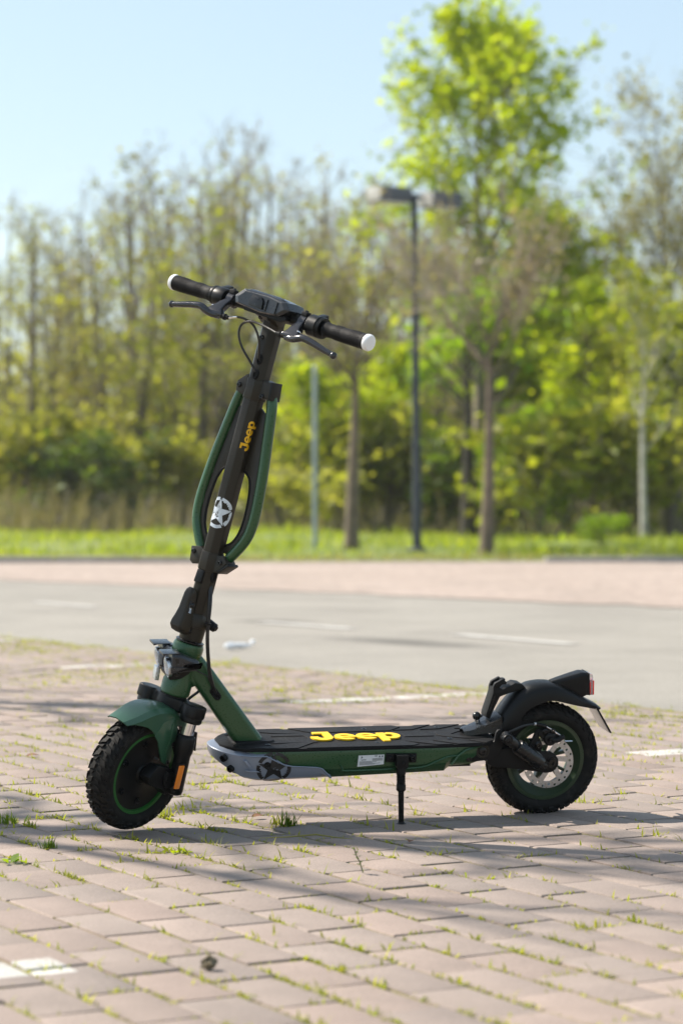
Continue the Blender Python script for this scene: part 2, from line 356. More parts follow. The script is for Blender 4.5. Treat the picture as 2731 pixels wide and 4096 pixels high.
def paver_mat():
    m = bpy.data.materials.new('concrete_paver'); m.use_nodes = True; t = m.node_tree; b = t.nodes['Principled BSDF']; b.inputs['Roughness'].default_value = .82
    g = N(t, 'ShaderNodeNewGeometry'); oi = N(t, 'ShaderNodeObjectInfo')
    a = N(t, 'ShaderNodeMath', operation='ADD'); t.links.new(g.outputs['Random Per Island'], a.inputs[0]); t.links.new(oi.outputs['Random'], a.inputs[1])
    fr = N(t, 'ShaderNodeMath', operation='FRACT'); t.links.new(a.outputs[0], fr.inputs[0])
    r = N(t, 'ShaderNodeValToRGB'); E_ = r.color_ramp.elements
    E_[0].color = (.232, .186, .161, 1); E_[1].color = (.256, .197, .169, 1)
    for p, c in ((.3, (.224, .185, .163)), (.6, (.248, .192, .164)), (.8, (.232, .190, .166))): E_.new(p).color = (*c, 1)
    t.links.new(fr.outputs[0], r.inputs['Fac'])
    def noise(s, lo, hi, d=5):
        n = N(t, 'ShaderNodeTexNoise'); n.inputs['Scale'].default_value = s; n.inputs['Detail'].default_value = d; n.inputs['Roughness'].default_value = .6
        t.links.new(g.outputs['Position'], n.inputs['Vector'])
        k = N(t, 'ShaderNodeMapRange'); k.inputs[1].default_value = .3; k.inputs[2].default_value = .7; k.inputs[3].default_value = lo; k.inputs[4].default_value = hi
        t.links.new(n.outputs['Fac'], k.inputs[0]); return n, k.outputs[0]
    n1, k1 = noise(9, .92, 1.07); n2, k2 = noise(260, .80, 1.18, 3); n3, k3 = noise(1.6, .86, 1.08)
    s = r.outputs['Color']
    for k in (k1, k2, k3):
        v = N(t, 'ShaderNodeVectorMath', operation='SCALE'); t.links.new(s, v.inputs[0]); t.links.new(k, v.inputs['Scale']); s = v.outputs[0]
    # worn white bay lines, painted on the pavers
    def dot(d):
        n = N(t, 'ShaderNodeVectorMath', operation='DOT_PRODUCT'); n.inputs[1].default_value = (*d, 0); t.links.new(g.outputs['Position'], n.inputs[0]); return n.outputs['Value']
    def mth(op, x, y=None):
        n = N(t, 'ShaderNodeMath', operation=op)
        for i, z in enumerate((x, y)):
            if z is None: continue
            if isinstance(z, (int, float)): n.inputs[i].default_value = z
            else: t.links.new(z, n.inputs[i])
        return n.outputs[0]
    q = dot(ER); rr = dot(EC)
    ph = mth('ABSOLUTE', mth('SUBTRACT', mth('MULTIPLY', mth('FRACT', mth('DIVIDE', mth('SUBTRACT', q, 3.505 - 2.13 / 2), 2.13)), 2.13), 2.13 / 2))
    on = mth('LESS_THAN', ph, .058)
    bays = mth('MAXIMUM', mth('LESS_THAN', rr, 1.478), mth('MULTIPLY', mth('GREATER_THAN', rr, 4.15), mth('LESS_THAN', n1.outputs['Fac'], .56)))
    near = mth('MULTIPLY', on, bays)
    wear = mth('MULTIPLY', near, mth('LESS_THAN', mth('ADD', n2.outputs['Fac'], mth('MULTIPLY', n1.outputs['Fac'], .5)), .83))
    mxc = N(t, 'ShaderNodeMixRGB'); mxc.inputs['Color2'].default_value = (.43, .425, .40, 1)
    t.links.new(wear, mxc.inputs['Fac']); t.links.new(s, mxc.inputs['Color1']); t.links.new(mxc.outputs['Color'], b.inputs['Base Color'])
    ad = mth('ADD', mth('MULTIPLY', n1.outputs['Fac'], 2.0), n2.outputs['Fac'])
    bp = N(t, 'ShaderNodeBump'); bp.inputs['Strength'].default_value = .55; bp.inputs['Distance'].default_value = .0016
    t.links.new(ad, bp.inputs['Height']); t.links.new(bp.outputs['Normal'], b.inputs['Normal'])
    return m

G_PAVE = paver_mat()
G_JOINT = ground_mat('joint_sand_and_moss', [(.19, .15, .105), (.215, .175, .105), (.19, .17, .065), (.15, .155, .04)], 5, bump=.8, bscale=250, fine=160)
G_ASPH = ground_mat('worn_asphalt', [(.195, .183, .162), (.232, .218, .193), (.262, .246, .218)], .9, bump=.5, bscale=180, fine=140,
                    dark_patch=[(-.45, 14.9, .42, .24, -.3, .5), (.35, 12.6, .75, .26, -.9, .5), (.0, 16.6, .6, .2, -.8, .85), (-2.0, 19.0, 1.6, .5, -.7, .9)])  # soft-edged ovals where the road colour is darker
G_PINK = ground_mat('far_pink_pavers', [(.25, .205, .175), (.30, .24, .205), (.335, .275, .24)], .8, bump=.3, bscale=30, fine=9)
G_DIRT = ground_mat('meadow_soil', [(.095, .13, .025), (.125, .165, .028), (.16, .18, .05)], .35, bump=.6, bscale=20, fine=6)
G_KERB = ground_mat('kerb_concrete', [(.30, .28, .25), (.40, .38, .34)], 3, bump=.4, bscale=60, fine=30)

kind(sheet('ground', [(-900, -60), (900, -60), (900, 1800), (-900, 1800)], -.06, ground_mat('soil', [(.10, .09, .06), (.12, .12, .05)], .5)), 'structure')

# the paved lot: a bed of sand with pavers laid in running bond, rows receding to the left
LOT_R0, LOT_R1 = -1.6, 5.05
def edge_r(q): return 5.16 - (q - 6.8) * .054                 # where the asphalt begins
paved = empty('paved_ground'); kind(paved, 'structure')
def und(x, y): return .0028 * math.sin(1.9 * x + 1.1 * y) + .0022 * math.sin(3.7 * x - 2.3 * y + .7)
V = []; nq, nr = 180, 80
for a in range(nq + 1):
    q = -4 + 30 * a / nq
    for c in range(nr + 1):
        r = (LOT_R0 - 6) + (edge_r(q) - LOT_R0 + 6) * c / nr; x, y, _z = qr(q, r); V.append((x, y, und(x, y) * (1 if c < nr else 0) - .0038))
F = [(a * (nr + 1) + c, a * (nr + 1) + c + 1, (a + 1) * (nr + 1) + c + 1, (a + 1) * (nr + 1) + c) for a in range(nq) for c in range(nr)]
bed_me = raw_mesh('joint_bed', V, np.array(F), [G_JOINT], smooth=True)
if bed_me.polygons[0].normal.z < 0: bed_me.flip_normals()
bed = link('joint_bed', bed_me, paved)
PL, PW = .2065, .1025                                         # paver size; pitch .212 x .110
def paver_shape(seed):
    rnd = random.Random(seed); mb = MB(); c = .0034
    x, y = PL / 2, PW / 2
    def ring(i, z): return [(sx * (x - i) + rnd.uniform(-.0012, .0012), sy * (y - i) + rnd.uniform(-.0012, .0012), z + rnd.uniform(-.0005, .0005)) for sx, sy in ((-1, -1), (1, -1), (1, 1), (-1, 1))]
    A = [mb.v(p) for p in ring(0, -.03)]; B = [mb.v(p) for p in ring(0, -c)]; C_ = [mb.v(p) for p in ring(c * .35, -c * .28)]; D = [mb.v(p) for p in ring(c * 1.1, 0)]
    for P, Q in ((A, B), (B, C_), (C_, D)):
        for j in range(4): mb.f([P[j], P[(j + 1) % 4], Q[(j + 1) % 4], Q[j]])
    mb.f(D)
    bm = mb.bm; bmesh.ops.recalc_face_normals(bm, faces=bm.faces[:])
    if D[0].link_faces and max(bm.faces, key=lambda f: f.calc_area() * abs(f.normal.z)).normal.z < 0: bmesh.ops.reverse_faces(bm, faces=bm.faces[:])
    for f in bm.faces: f.smooth = True
    for e in bm.edges:
        if len(e.link_faces) == 2 and e.calc_face_angle(0) > R_(38): e.smooth = False
    me = bpy.data.meshes.new('paver'); bm.to_mesh(me); bm.free(); me.materials.append(G_PAVE); return me
PV = [paver_shape(100 + i) for i in range(8)]
rng = np.random.default_rng(11)
FPX = 85 / 36 * 1024
places = []
ang0 = math.atan2(ER.y, ER.x)
def wobble(q, r): return .006 * math.sin(q * 1.7 + r * .6) + .004 * math.sin(q * 4.1 - r * 1.3 + 1)
for i in range(-26, 36):
    r = 1.401 + .110 * (i + .5)
    if r < LOT_R0 or r > edge_r(8) + .3: continue
    off = 3.172 + (.106 if i % 2 == 0 else 0.)
    for j in range(-26, 62):
        q = off + .212 * (j + .5)
        if r + .05 > edge_r(q): continue
        x, y, _ = qr(q, r)
        if y < 1.8 or abs(x) > .1412 * y + 1.3: continue
        sx = 341 + FPX * x / y; sy = 504 + FPX * CAM_H / y
        seen = -12 < sx < 694 and sy < 1060
        places.append((y if seen else 99 + y, q, r, i, j))
places.sort()
geo_V, geo_F = [], []; nv = 0
tmpl = []
for me in PV:
    V = np.empty(len(me.vertices) * 3, np.float32); me.vertices.foreach_get('co', V)
    tmpl.append((V.reshape(-1, 3), np.array([p.vertices[:] for p in me.polygons])))
for n_, (_, q, r, i, j) in enumerate(places):
    q2 = q + rng.normal(0, .0015); r2 = r + wobble(q, r) + rng.normal(0, .0009)
    x, y, _z = qr(q2, r2); k = int(rng.integers(len(PV)))
    a = ang0 + rng.normal(0, .008) + (math.pi if rng.random() < .5 else 0)
    rx, ry = rng.normal(0, .0035), rng.normal(0, .0022); z = und(x, y) + rng.normal(0, .0006) - .0005
    Rm = (Matrix.Rotation(a, 3, 'Z') @ Matrix.Rotation(rx, 3, 'X') @ Matrix.Rotation(ry, 3, 'Y'))
    if n_ < 298:
        o = bpy.data.objects.new('paver', PV[k]); COL.objects.link(o); o.parent = paved
        o.location = (x, y, z); o.rotation_euler = Rm.to_euler()
    else:
        V, F = tmpl[k]; geo_V.append(V @ np.array(Rm).T + np.array([x, y, z])); geo_F.append(F + nv); nv += len(V)
rest = link('paver', raw_mesh('paver', np.concatenate(geo_V), np.concatenate(geo_F), [G_PAVE]), paved); kind(rest, 'stuff')
rest.data.set_sharp_from_angle(angle=R_(38)) if hasattr(rest.data, 'set_sharp_from_angle') else None

# asphalt lane, far pink paving, kerb, verge
A0, A1 = qr(-4, edge_r(-4)), qr(26, edge_r(26))
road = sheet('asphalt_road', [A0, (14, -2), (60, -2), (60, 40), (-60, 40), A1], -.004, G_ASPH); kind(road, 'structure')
me = bpy.data.meshes.new('far_paving'); bmx = bmesh.new()
F0 = [(-40, 29.0), (-12, 29.0), (0, 29.6), (60, 31.1), (60, -2), (10.5, 6), (6.5, 11.8), (2.36, 16.7), (-.4, 19.9), (-3.25, 22.9), (-6.2, 25.2), (-12, 27.4), (-40, 28)]
rj = random.Random(12); E0 = F0[6:12]; E1 = []
for (xa, ya), (xb, yb) in zip(E0[:-1], E0[1:]): E1 += [(xa + (xb - xa) * k / 14 + (rj.uniform(-.10, .10) if k else 0), ya + (yb - ya) * k / 14 + (rj.uniform(-.10, .10) if k else 0)) for k in range(14)]
bmx.faces.new([bmx.verts.new((*p, .002)) for p in F0[:6] + E1 + F0[11:]]); bmesh.ops.recalc_face_normals(bmx, faces=bmx.faces[:])
if list(bmx.faces)[0].normal.z < 0: bmesh.ops.reverse_faces(bmx, faces=bmx.faces[:])
bmx.to_mesh(me); bmx.free(); me.materials.append(G_PINK); pink = link('far_paving', me); kind(pink, 'structure')
# painted lane dashes on the asphalt
PAINT = ground_mat('worn_road_paint', [(.33, .32, .295), (.41, .40, .38), (.48, .47, .45)], 6, bump=.2, bscale=120, fine=60)
for (x0, y0, x1, y1) in ((.633, 13.35, 1.186, 12.42), (-.49, 14.75, .064, 13.95), (-2.25, 17.75, -1.72, 16.9), (2.2, 10.9, 2.8, 10.05)):
    d = Vector((x1 - x0, y1 - y0)).normalized(); n = Vector((-d.y, d.x)) * .055
    kind(sheet('lane_dash', [(x0 + n.x, y0 + n.y), (x1 + n.x, y1 + n.y), (x1 - n.x, y1 - n.y), (x0 - n.x, y0 - n.y)], .0005, PAINT), 'structure')
# kerb stones along the verge, each about a metre
kerb = empty('kerb'); kind(kerb, 'structure')
def kerb_y(x): return 29.0 + (x + 12) * .05 if x > -12 else 29.0
kb = MB(); kb.box((0, 0, .02), (.985, .16, .16)); k0 = kb.done('kerb_stone', G_KERB, kerb, bevel=.012)
first = True
for i in range(-14, 15):
    o = k0 if first else k0.copy()
    if not first: COL.objects.link(o)
    first = False
    o.location = (i * 1.0, kerb_y(i) + .08, random.uniform(-.006, .004) - (.085 if -1.7 < i < 2.7 else .03)); o.rotation_euler = (0, 0, .0499 + random.uniform(-.004, .004))
# verge: gently uneven meadow behind the kerb
V, F = [], []
xs = np.linspace(-60, 60, 61); ys = np.concatenate([[0, .25, .5, 1, 2, 4], np.linspace(7, 60, 22), [100, 220, 500]])
for j, dy in enumerate(ys):
    for i, x in enumerate(xs):
        yy = kerb_y(x) + .17 + dy
        hgt = .012 + .035 * min(1, dy / .5) + .06 * min(1, dy / 8) + (.10 * math.sin(.35 * x + .2 * dy) + .07 * math.sin(.8 * x - .35 * dy)) * min(1, dy / 5) * .8
        V.append((x * (1 + dy / 60), yy, hgt))
nx = len(xs)
F = [(j * nx + i, j * nx + i + 1, (j + 1) * nx + i + 1, (j + 1) * nx + i) for j in range(len(ys) - 1) for i in range(nx - 1)]
verge = link('grass_verge', raw_mesh('grass_verge', V, np.array(F), [G_DIRT], smooth=True)); kind(verge, 'structure')
def verge_z(x, y):
    dy = max(0, y - kerb_y(x) - .17)
    return .012 + .035 * min(1, dy / .5) + .06 * min(1, dy / 8) + (.10 * math.sin(.35 * x / (1 + dy / 60) + .2 * dy) + .07 * math.sin(.8 * x / (1 + dy / 60) - .35 * dy)) * min(1, dy / 5) * .8

# ------------------------------------------------------------------ blades of grass
def blades(P, L, Wd, rng, lean=.6, curl=.5):
    """One tapered, bent blade per root point."""
    n = len(P); az = rng.uniform(0, 2 * np.pi, n); ln = rng.normal(lean, .38, n).clip(.02, 1.42)
    h = np.stack([np.cos(az), np.sin(az), np.zeros(n)], 1); s = np.stack([-np.sin(az), np.cos(az), np.zeros(n)], 1)
    up = np.array([0, 0, 1.])
    m1 = P + (h * np.sin(ln)[:, None] + up * np.cos(ln)[:, None]) * (L * .55)[:, None]
    l2 = (ln + curl * rng.uniform(.2, 1.2, n)).clip(0, 1.75)
    tip = m1 + (h * np.sin(l2)[:, None] + up * np.cos(l2)[:, None]) * (L * .5)[:, None]
    ww = (Wd / 2)[:, None]
    V = np.stack([P - s * ww, P + s * ww, m1 + s * ww * .8, m1 - s * ww * .8, tip], 1).reshape(-1, 3)
    b = (np.arange(n) * 5)[:, None]
    return V, b + np.array([[0, 1, 2, 3]]), b + np.array([[3, 2, 4]])
def blade_obj(name, P, L, Wd, m, rng, parent=None, **k):
    V, Q, T = blades(np.asarray(P, float), np.asarray(L, float), np.asarray(Wd, float), rng, **k)
    return link(name, raw_mesh(name, V, [Q, T], [m]), parent)
GRASS = leaf_mat('joint_grass', (.15, .18, .018), (.21, .225, .026), (.28, .26, .055), .45)
GRASS_DARK = leaf_mat('lush_grass', (.055, .105, .014), (.085, .14, .016), (.13, .17, .02), .4)
VERGE_G = leaf_mat('verge_grass', (.135, .185, .018), (.175, .215, .022), (.22, .225, .05), .5)
DRY = leaf_mat('dry_grass', (.22, .19, .09), (.26, .235, .11), (.20, .20, .05), .3)
# sprigs in the joints: more of them where moss has taken hold, none on the pavers themselves
rng = np.random.default_rng(5)
P, L, Wd = [], [], []
dens = lambda x, y: .5 + .5 * math.sin(2.1 * x + 1.3 * y) * math.sin(1.1 * x - .9 * y + 2)
n_t = 0
while n_t < 7800:
    i = int(rng.integers(-26, 36)); q = rng.uniform(-2, 14)
    if rng.random() < .68: r = 1.401 + .110 * i; qq = q; along = True
    else:
        off = 3.172 + (.106 if i % 2 == 0 else 0.); qq = off + .212 * round((q - off) / .212); r = 1.401 + .110 * (i + rng.uniform(0, 1)); along = False
    x, y, _z = qr(qq, r + wobble(qq, r))
    if y < 2.2 or y > 14 or abs(x) > .1412 * y + .5 or r > edge_r(qq) + .05: continue
    if rng.random() > (.25 + .75 * dens(x, y)) * (1 if y > 4.9 else .62): n_t += .25; continue
    n_t += 1
    big = min(rng.lognormal(0, .42), 2.2) * (.8 if y < 4.6 else 1.0)
    nb = int(6 + 14 * big * rng.random())
    sp = .016 * big * rng.uniform(.6, 1.8)
    for _ in range(nb):
        t = rng.normal(0, sp); u = rng.normal(0, .0028)
        dx = (ER.x * t + EC.x * u) if along else (EC.x * t + ER.x * u); dy = (ER.y * t + EC.y * u) if along else (EC.y * t + ER.y * u)
        P.append((x + dx, y + dy, -.008)); L.append((.0065 + .0115 * rng.random() ** 1.5) * big + .003); Wd.append(rng.uniform(.0024, .0050))
kind(blade_obj('joint_grass', P, L, Wd, GRASS, rng, lean=1.02), 'stuff')
# a thin felt of moss and dead stalks lying along the long joints
P, L, Wd = [], [], []
for _ in range(24000):
    i = int(rng.integers(-26, 36)); qq = rng.uniform(-2, 13); r = 1.401 + .110 * i + wobble(qq, 1.401 + .110 * i) + rng.normal(0, .0022)
    x, y, _z = qr(qq, r)
    if y < 2.2 or abs(x) > .1412 * y + .5 or r > edge_r(qq): continue
    if rng.random() > .2 + .8 * dens(x * 1.7 + 3, y * 1.7): continue
    P.append((x, y, -.007)); L.append(rng.uniform(.005, .011)); Wd.append(rng.uniform(.0015, .0035))
kind(blade_obj('joint_moss', P, L, Wd, DRY, rng, lean=1.0), 'stuff')

# verge grass: bright by the kerb, taller behind, with a dry fringe on the kerb
rng = np.random.default_rng(9)
def scatter(n, x0, x1, y0, y1, f=1.0):
    y = y0 + (y1 - y0) * rng.random(n) ** 1.2; x = rng.uniform(x0, x1, n) * (y / y0) ** f
    return np.stack([x, y, [verge_z(a, b) - .01 for a, b in zip(x, y)]], 1)
P = scatter(26000, -6.6, 6.6, 29.6, 52)
P = P[P[:, 1] > kerb_y(0) + (P[:, 0]) * .05 + .45]
P = P[rng.random(len(P)) < .35 + .65 * (np.sin(P[:, 0] * 1.3 + 1) * np.sin(P[:, 1] * .55 + P[:, 0] * .4) > -.25)]
kind(blade_obj('verge_grass', P, rng.uniform(.05, .15, len(P)) * (1 + .8 * np.sin(P[:, 0] * 1.7) * np.sin(P[:, 1] * .9 + P[:, 0])), rng.uniform(.012, .03, len(P)), VERGE_G, rng, lean=.45), 'stuff')
x = np.concatenate([rng.uniform(-6, 6, 3600), rng.uniform(-6, -1, 1400)]); y = 29.0 + (x + 12) * .05 + .12 + np.abs(rng.normal(0, .35, 5000))
P = np.stack([x, y, [verge_z(a, b) - .01 for a, b in zip(x, y)]], 1)
kind(blade_obj('dry_grass', P, rng.uniform(.05, .13, 5000), rng.uniform(.008, .02, 5000), DRY, rng, lean=.8), 'stuff')
# brown stalks of last year's brush at the wood's foot, thick at the left
BRUSH = leaf_mat('dry_brush', (.21, .18, .14), (.26, .22, .17), (.17, .16, .09), .25)
x = np.concatenate([rng.uniform(-9, -3.2, 5200), rng.uniform(-3.2, 9, 2600)]); y = rng.uniform(46, 58, len(x))
P = np.stack([x, y, [verge_z(a, b) - .02 for a, b in zip(x, y)]], 1)
kind(blade_obj('dry_brush', P, rng.uniform(.4, 1.25, len(x)), rng.uniform(.012, .03, len(x)), BRUSH, rng, lean=.3), 'stuff')
HAZE = .0004
# ------------------------------------------------------------------ trees
BARK_D = mat('dark_bark', (.15, .125, .095), .9, noise=.4, nscale=6, bump=.8, bscale=30)
BARK_G = mat('grey_brown_bark', (.16, .125, .09), .9, noise=.35, nscale=5, bump=.8, bscale=30)
BARK_W = mat('pale_bark', (.42, .40, .36), .85, noise=.35, nscale=5, bump=.6, bscale=25)
TWIG = mat('twig_bark', (.32, .275, .215), .9, noise=.3, nscale=4)
TWIG_D = mat('dark_twig_bark', (.24, .20, .15), .9, noise=.3, nscale=4)
LEAF_OLIVE = leaf_mat('budding_leaves', (.165, .175, .034), (.205, .210, .042), (.24, .225, .075), .5)
LEAF_TAN = leaf_mat('tan_young_leaves', (.17, .15, .05), (.21, .185, .065), (.22, .21, .06), .45)
LEAF_LIME = leaf_mat('fresh_lime_leaves', (.180, .245, .008), (.245, .295, .010), (.29, .31, .014), .55)
LEAF_MID = leaf_mat('mid_green_leaves', (.095, .165, .012), (.135, .205, .012), (.18, .23, .016), .5)
LEAF_YEL = leaf_mat('yellow_green_leaves', (.15, .185, .014), (.20, .220, .020), (.24, .225, .035), .45)
LEAF_DARK = leaf_mat('dark_shrub_leaves', (.055, .090, .018), (.075, .115, .022), (.10, .13, .03), .35)
LEAF_BLOOM = leaf_mat('grey_buds', (.20, .165, .125), (.24, .20, .15), (.18, .17, .08), .3)

def tubes_np(paths, n):
    """paths = list of (points, radii); returns vertices and quads for open n-sided tubes."""
    V, F = [], []; b = 0
    for pts, rad in paths:
        k = len(pts); t0 = pts[-1] - pts[0]; ln = np.linalg.norm(t0) + 1e-9; t0 = t0 / ln
        u = np.cross(t0, [0.31, .17, .93] if abs(t0[2]) < .9 else [1, 0, 0]); u /= np.linalg.norm(u) + 1e-9; v = np.cross(t0, u)
        a = np.arange(n) * 2 * np.pi / n; c = np.cos(a)[:, None] * u + np.sin(a)[:, None] * v
        for p, r in zip(pts, rad): V.append(p + c * r)
        for i in range(k - 1):
            for j in range(n): F.append((b + i * n + j, b + i * n + (j + 1) % n, b + (i + 1) * n + (j + 1) % n, b + (i + 1) * n + j))
        b += k * n
    return np.concatenate(V), np.array(F)

def grow(seed, H, r0, fork, crown_r, limbs, subs, twigs, leaves, leaf, lspread, m_bark, m_twig, m_leaf, top=.9, up=.55, low=1.0, stems=1, shape=.8, twig_r=1.0, clump=.7, fade=0.):
    """Returns (trunk mesh, crown mesh). The trunk carries the limbs; the crown is the fine twigs and the leaves."""
    rg = np.random.default_rng(seed); big, fine, ends = [], [], []
    for s in range(stems):
        a = rg.uniform(0, 6.28); d = np.array([math.cos(a), math.sin(a), 0]) * (0 if stems == 1 else rg.uniform(.1, .3))
        lean = rg.normal(0, .02, 2); hh = H * top * rg.uniform(.85, 1)
        z = np.linspace(-.15, hh, 9); f = (z / hh).clip(0, 1)
        trunk = np.stack([d[0] * (1 + f * 3) + lean[0] * z + .05 * np.sin(z * 1.1 + seed) * f, d[1] * (1 + f * 3) + lean[1] * z + .05 * np.cos(z * .9 + seed) * f, z], 1)
        rr = r0 / math.sqrt(stems) * (1 - f) ** .75 + .008; rr[0] *= 1.25
        big.append((trunk, rr))
        for i in range(limbs // stems):
            t = fork / H + (top - fork / H) * ((i + rg.random()) / (limbs / stems)) ** .85
            zz = t * H
            b0 = np.array([np.interp(zz, z, trunk[:, k]) for k in range(3)])
            az = rg.uniform(0, 6.28); rel = (zz - fork) / (H - fork + 1e-6)
            ln = crown_r * (low * (1 - rel) + shape * rel * (1 - rel) * 1.6 + .25) * rg.uniform(.65, 1.15)
            dr = np.array([math.cos(az), math.sin(az), up + rg.uniform(0, .5) + .5 * rel]); dr /= np.linalg.norm(dr)
            tt = np.linspace(0, 1, 5)[:, None]
            bend = np.array([0, 0, 1]) * rg.uniform(-.05, .28) * ln
            pts = b0 + dr * ln * tt + bend * tt ** 2 + rg.normal(0, .03 * ln, (5, 3)) * tt
            rb = max(.012, np.interp(zz, z, rr) * .5) * (1 - .85 * tt[:, 0]); big.append((pts, rb))
            for k in range(subs):
                q = rg.uniform(.25, 1); p0 = pts[0] + (pts[-1] - pts[0]) * q + bend * (q * q - q)
                d2 = dr + rg.normal(0, .55, 3) + [0, 0, .25]; d2 /= np.linalg.norm(d2); l2 = ln * rg.uniform(.25, .55)
                tt3 = np.linspace(0, 1, 4)[:, None]
                p2 = p0 + d2 * l2 * tt3 + rg.normal(0, .05 * l2, (4, 3)) * tt3
                fine.append((p2, np.array([.009, .007, .005, .003]) * twig_r)); ends.append((p0, p2[-1]))
                for m in range(twigs):
                    q2 = rg.uniform(.2, 1); p3 = p2[0] + (p2[-1] - p2[0]) * q2
                    d3 = d2 + rg.normal(0, .6, 3) + [0, 0, .2]; d3 /= np.linalg.norm(d3); l3 = l2 * rg.uniform(.3, .7)
                    e = p3 + d3 * l3; fine.append((np.stack([p3, (p3 + e) / 2 + rg.normal(0, .03 * l3, 3), e]), np.array([.0055, .004, .002]) * twig_r)); ends.append((p3, e))
    Vb, Fb = tubes_np(big, 7); trunk_me = raw_mesh('trunk', Vb, Fb, [m_bark], smooth=True)
    Vt, Ft = tubes_np(fine, 3); mats = [m_twig]; mi = [0] * len(Ft); Q = [Ft]; VV = [Vt]
    if leaves:
        E0 = np.array([e[0] for e in ends]); E1 = np.array([e[1] for e in ends])
        # leaves gather in clumps: some twigs carry many, some few
        wgt = rg.gamma(clump, 1, len(E0)) * (1.0 - fade * (E1[:, 2] / H)).clip(.06, 1); wgt /= wgt.sum()
        id_ = rg.choice(len(E0), leaves, p=wgt); q = rg.uniform(.25, 1.08, leaves)[:, None]
        c = E0[id_] + (E1[id_] - E0[id_]) * q + rg.normal(0, lspread, (leaves, 3))
        u = rg.normal(0, 1, (leaves, 3)); u /= np.linalg.norm(u, axis=1)[:, None]
        v = np.cross(u, rg.normal(0, 1, (leaves, 3))); v /= np.linalg.norm(v, axis=1)[:, None]
        s = (leaf * rg.lognormal(0, .35, leaves))[:, None]
        Vl = np.stack([c - u * s * .5, c + v * s * .36 + u * s * .05, c + u * s * .62, c - v * s * .36 + u * s * .05], 1).reshape(-1, 3)
        Fl = np.arange(leaves * 4).reshape(-1, 4) + len(Vt)
        VV.append(Vl); Q.append(Fl); mats.append(m_leaf); mi += [1] * leaves
    crown_me = raw_mesh('crown', np.concatenate(VV), np.concatenate(Q), mats, mi)
    return trunk_me, crown_me

def plant(name, protos, x, y, rz, sc, label, cat, group=None, part='trunk', z=None):
    t = empty(name, (x, y, verge_z(x, y) - .03 if z is None else z)); t.rotation_euler = (0, 0, rz); t.scale = sc if isinstance(sc, tuple) else (sc,) * 3
    link(part, protos[0], t); link('crown' if part == 'trunk' else 'foliage', protos[1], t)
    tag(t, label, cat, group); return t

# --- the wood at the back: slim budding trees
OL = [grow(20 + i, 9.0, .12, .5, 1.6, 32, 5, 5, 2000, .08, .14, BARK_D, [TWIG, TWIG_D][i % 2], [LEAF_OLIVE, LEAF_TAN, LEAF_YEL, LEAF_OLIVE][i], up=1.0, low=1.0, shape=.55, stems=3, twig_r=.8, fade=1.15) for i in range(4)]
GR = [grow(40 + i, 9.0, .12, .6, 1.65, 30, 6, 5, 1500, .075, .14, BARK_D, TWIG, LEAF_BLOOM, up=1.0, low=.95, shape=.6, stems=3, twig_r=.85, fade=1.0) for i in range(2)]
RB = [grow(50 + i, 9.0, .14, .9, 2.5, 48, 6, 6, 4200, .085, .16, BARK_D, TWIG, [LEAF_TAN, LEAF_TAN][i], up=.75, low=1.0, shape=.9, stems=2, twig_r=.85) for i in range(2)]
LM = [grow(60 + i, 9.0, .11, .5, 1.6, 36, 5, 3, 4200, .15, .17, BARK_D, TWIG_D, [LEAF_LIME, LEAF_MID, LEAF_YEL][i], up=.8, low=1.0) for i in range(3)]
rw = random.Random(4)
def px_x(px, y): return (px - 341) / FPX * y
ORD = ['leftmost', 'second from the left', 'third from the left', 'fourth from the left', 'fifth from the left', 'sixth from the left', 'seventh from the left', 'eighth from the left', 'ninth from the left', 'tenth from the left', 'eleventh from the left', 'twelfth from the left', 'thirteenth from the left', 'fourteenth from the left', 'fifteenth from the left', 'rightmost']
def rank(rows, k):
    """Plants a row of wood trees; each label gives its place among those that look like it."""
    kinds = {}
    for r in sorted(rows, key=lambda r: r[0]): kinds.setdefault('g' if r[3] in GR else 'y' if r[3] is OL[2] else 'o', []).append(r)
    for c, rs in kinds.items():
        look, grp = {'g': ('grey-budded twiggy tree', 'grey-budded trees'), 'o': ('sparse olive-leaved tree', 'olive-leaved trees'), 'y': ('yellow-green leaved tree', 'yellow-leaved trees')}[c]
        for i, (px, y, h, pr) in enumerate(rs):
            s = h / 8.6; w_ = s * rw.uniform(1.1, 1.35)
            place = ORD[i] if i < len(rs) - 1 or len(rs) == 1 else 'rightmost'
            if len(rs) == 1: place = 'only one'
            plant('budding_tree', pr, px_x(px, y), y, rw.uniform(0, 6), (w_, w_, s), f'{look} {k}, {place} of its kind', 'tree', f'{grp} {k}')
rank([(2, 56, 7.9, GR[0]), (24, 50, 6.9, OL[3]), (50, 60, 7.8, GR[1]), (72, 55, 6.6, OL[1]), (98, 62, 9.0, OL[0]), (120, 54, 7.6, OL[2]), (142, 58, 9.4, OL[3]), (160, 66, 10.0, GR[0]), (180, 60, 9.8, OL[1]),
      (200, 54, 8.6, OL[2]), (216, 62, 10.2, GR[1]), (236, 57, 9.2, OL[0]), (256, 64, 9.8, OL[3]), (278, 55, 8.6, GR[0]), (300, 61, 9.4, OL[1]), (320, 56, 8.4, OL[2]), (38, 66, 8.4, OL[0]), (110, 68, 9.0, GR[1])], 'in the left wood')
rank([(348, 60, 8.8, OL[0]), (372, 56, 7.6, GR[0]), (398, 62, 8.2, OL[3]), (432, 58, 7.6, GR[1]), (462, 64, 8.2, OL[2]), (505, 60, 7.8, GR[0]), (540, 64, 7.6, OL[1]), (575, 62, 8.0, GR[1]), (606, 60, 8.2, OL[0])], 'behind the lamp post')
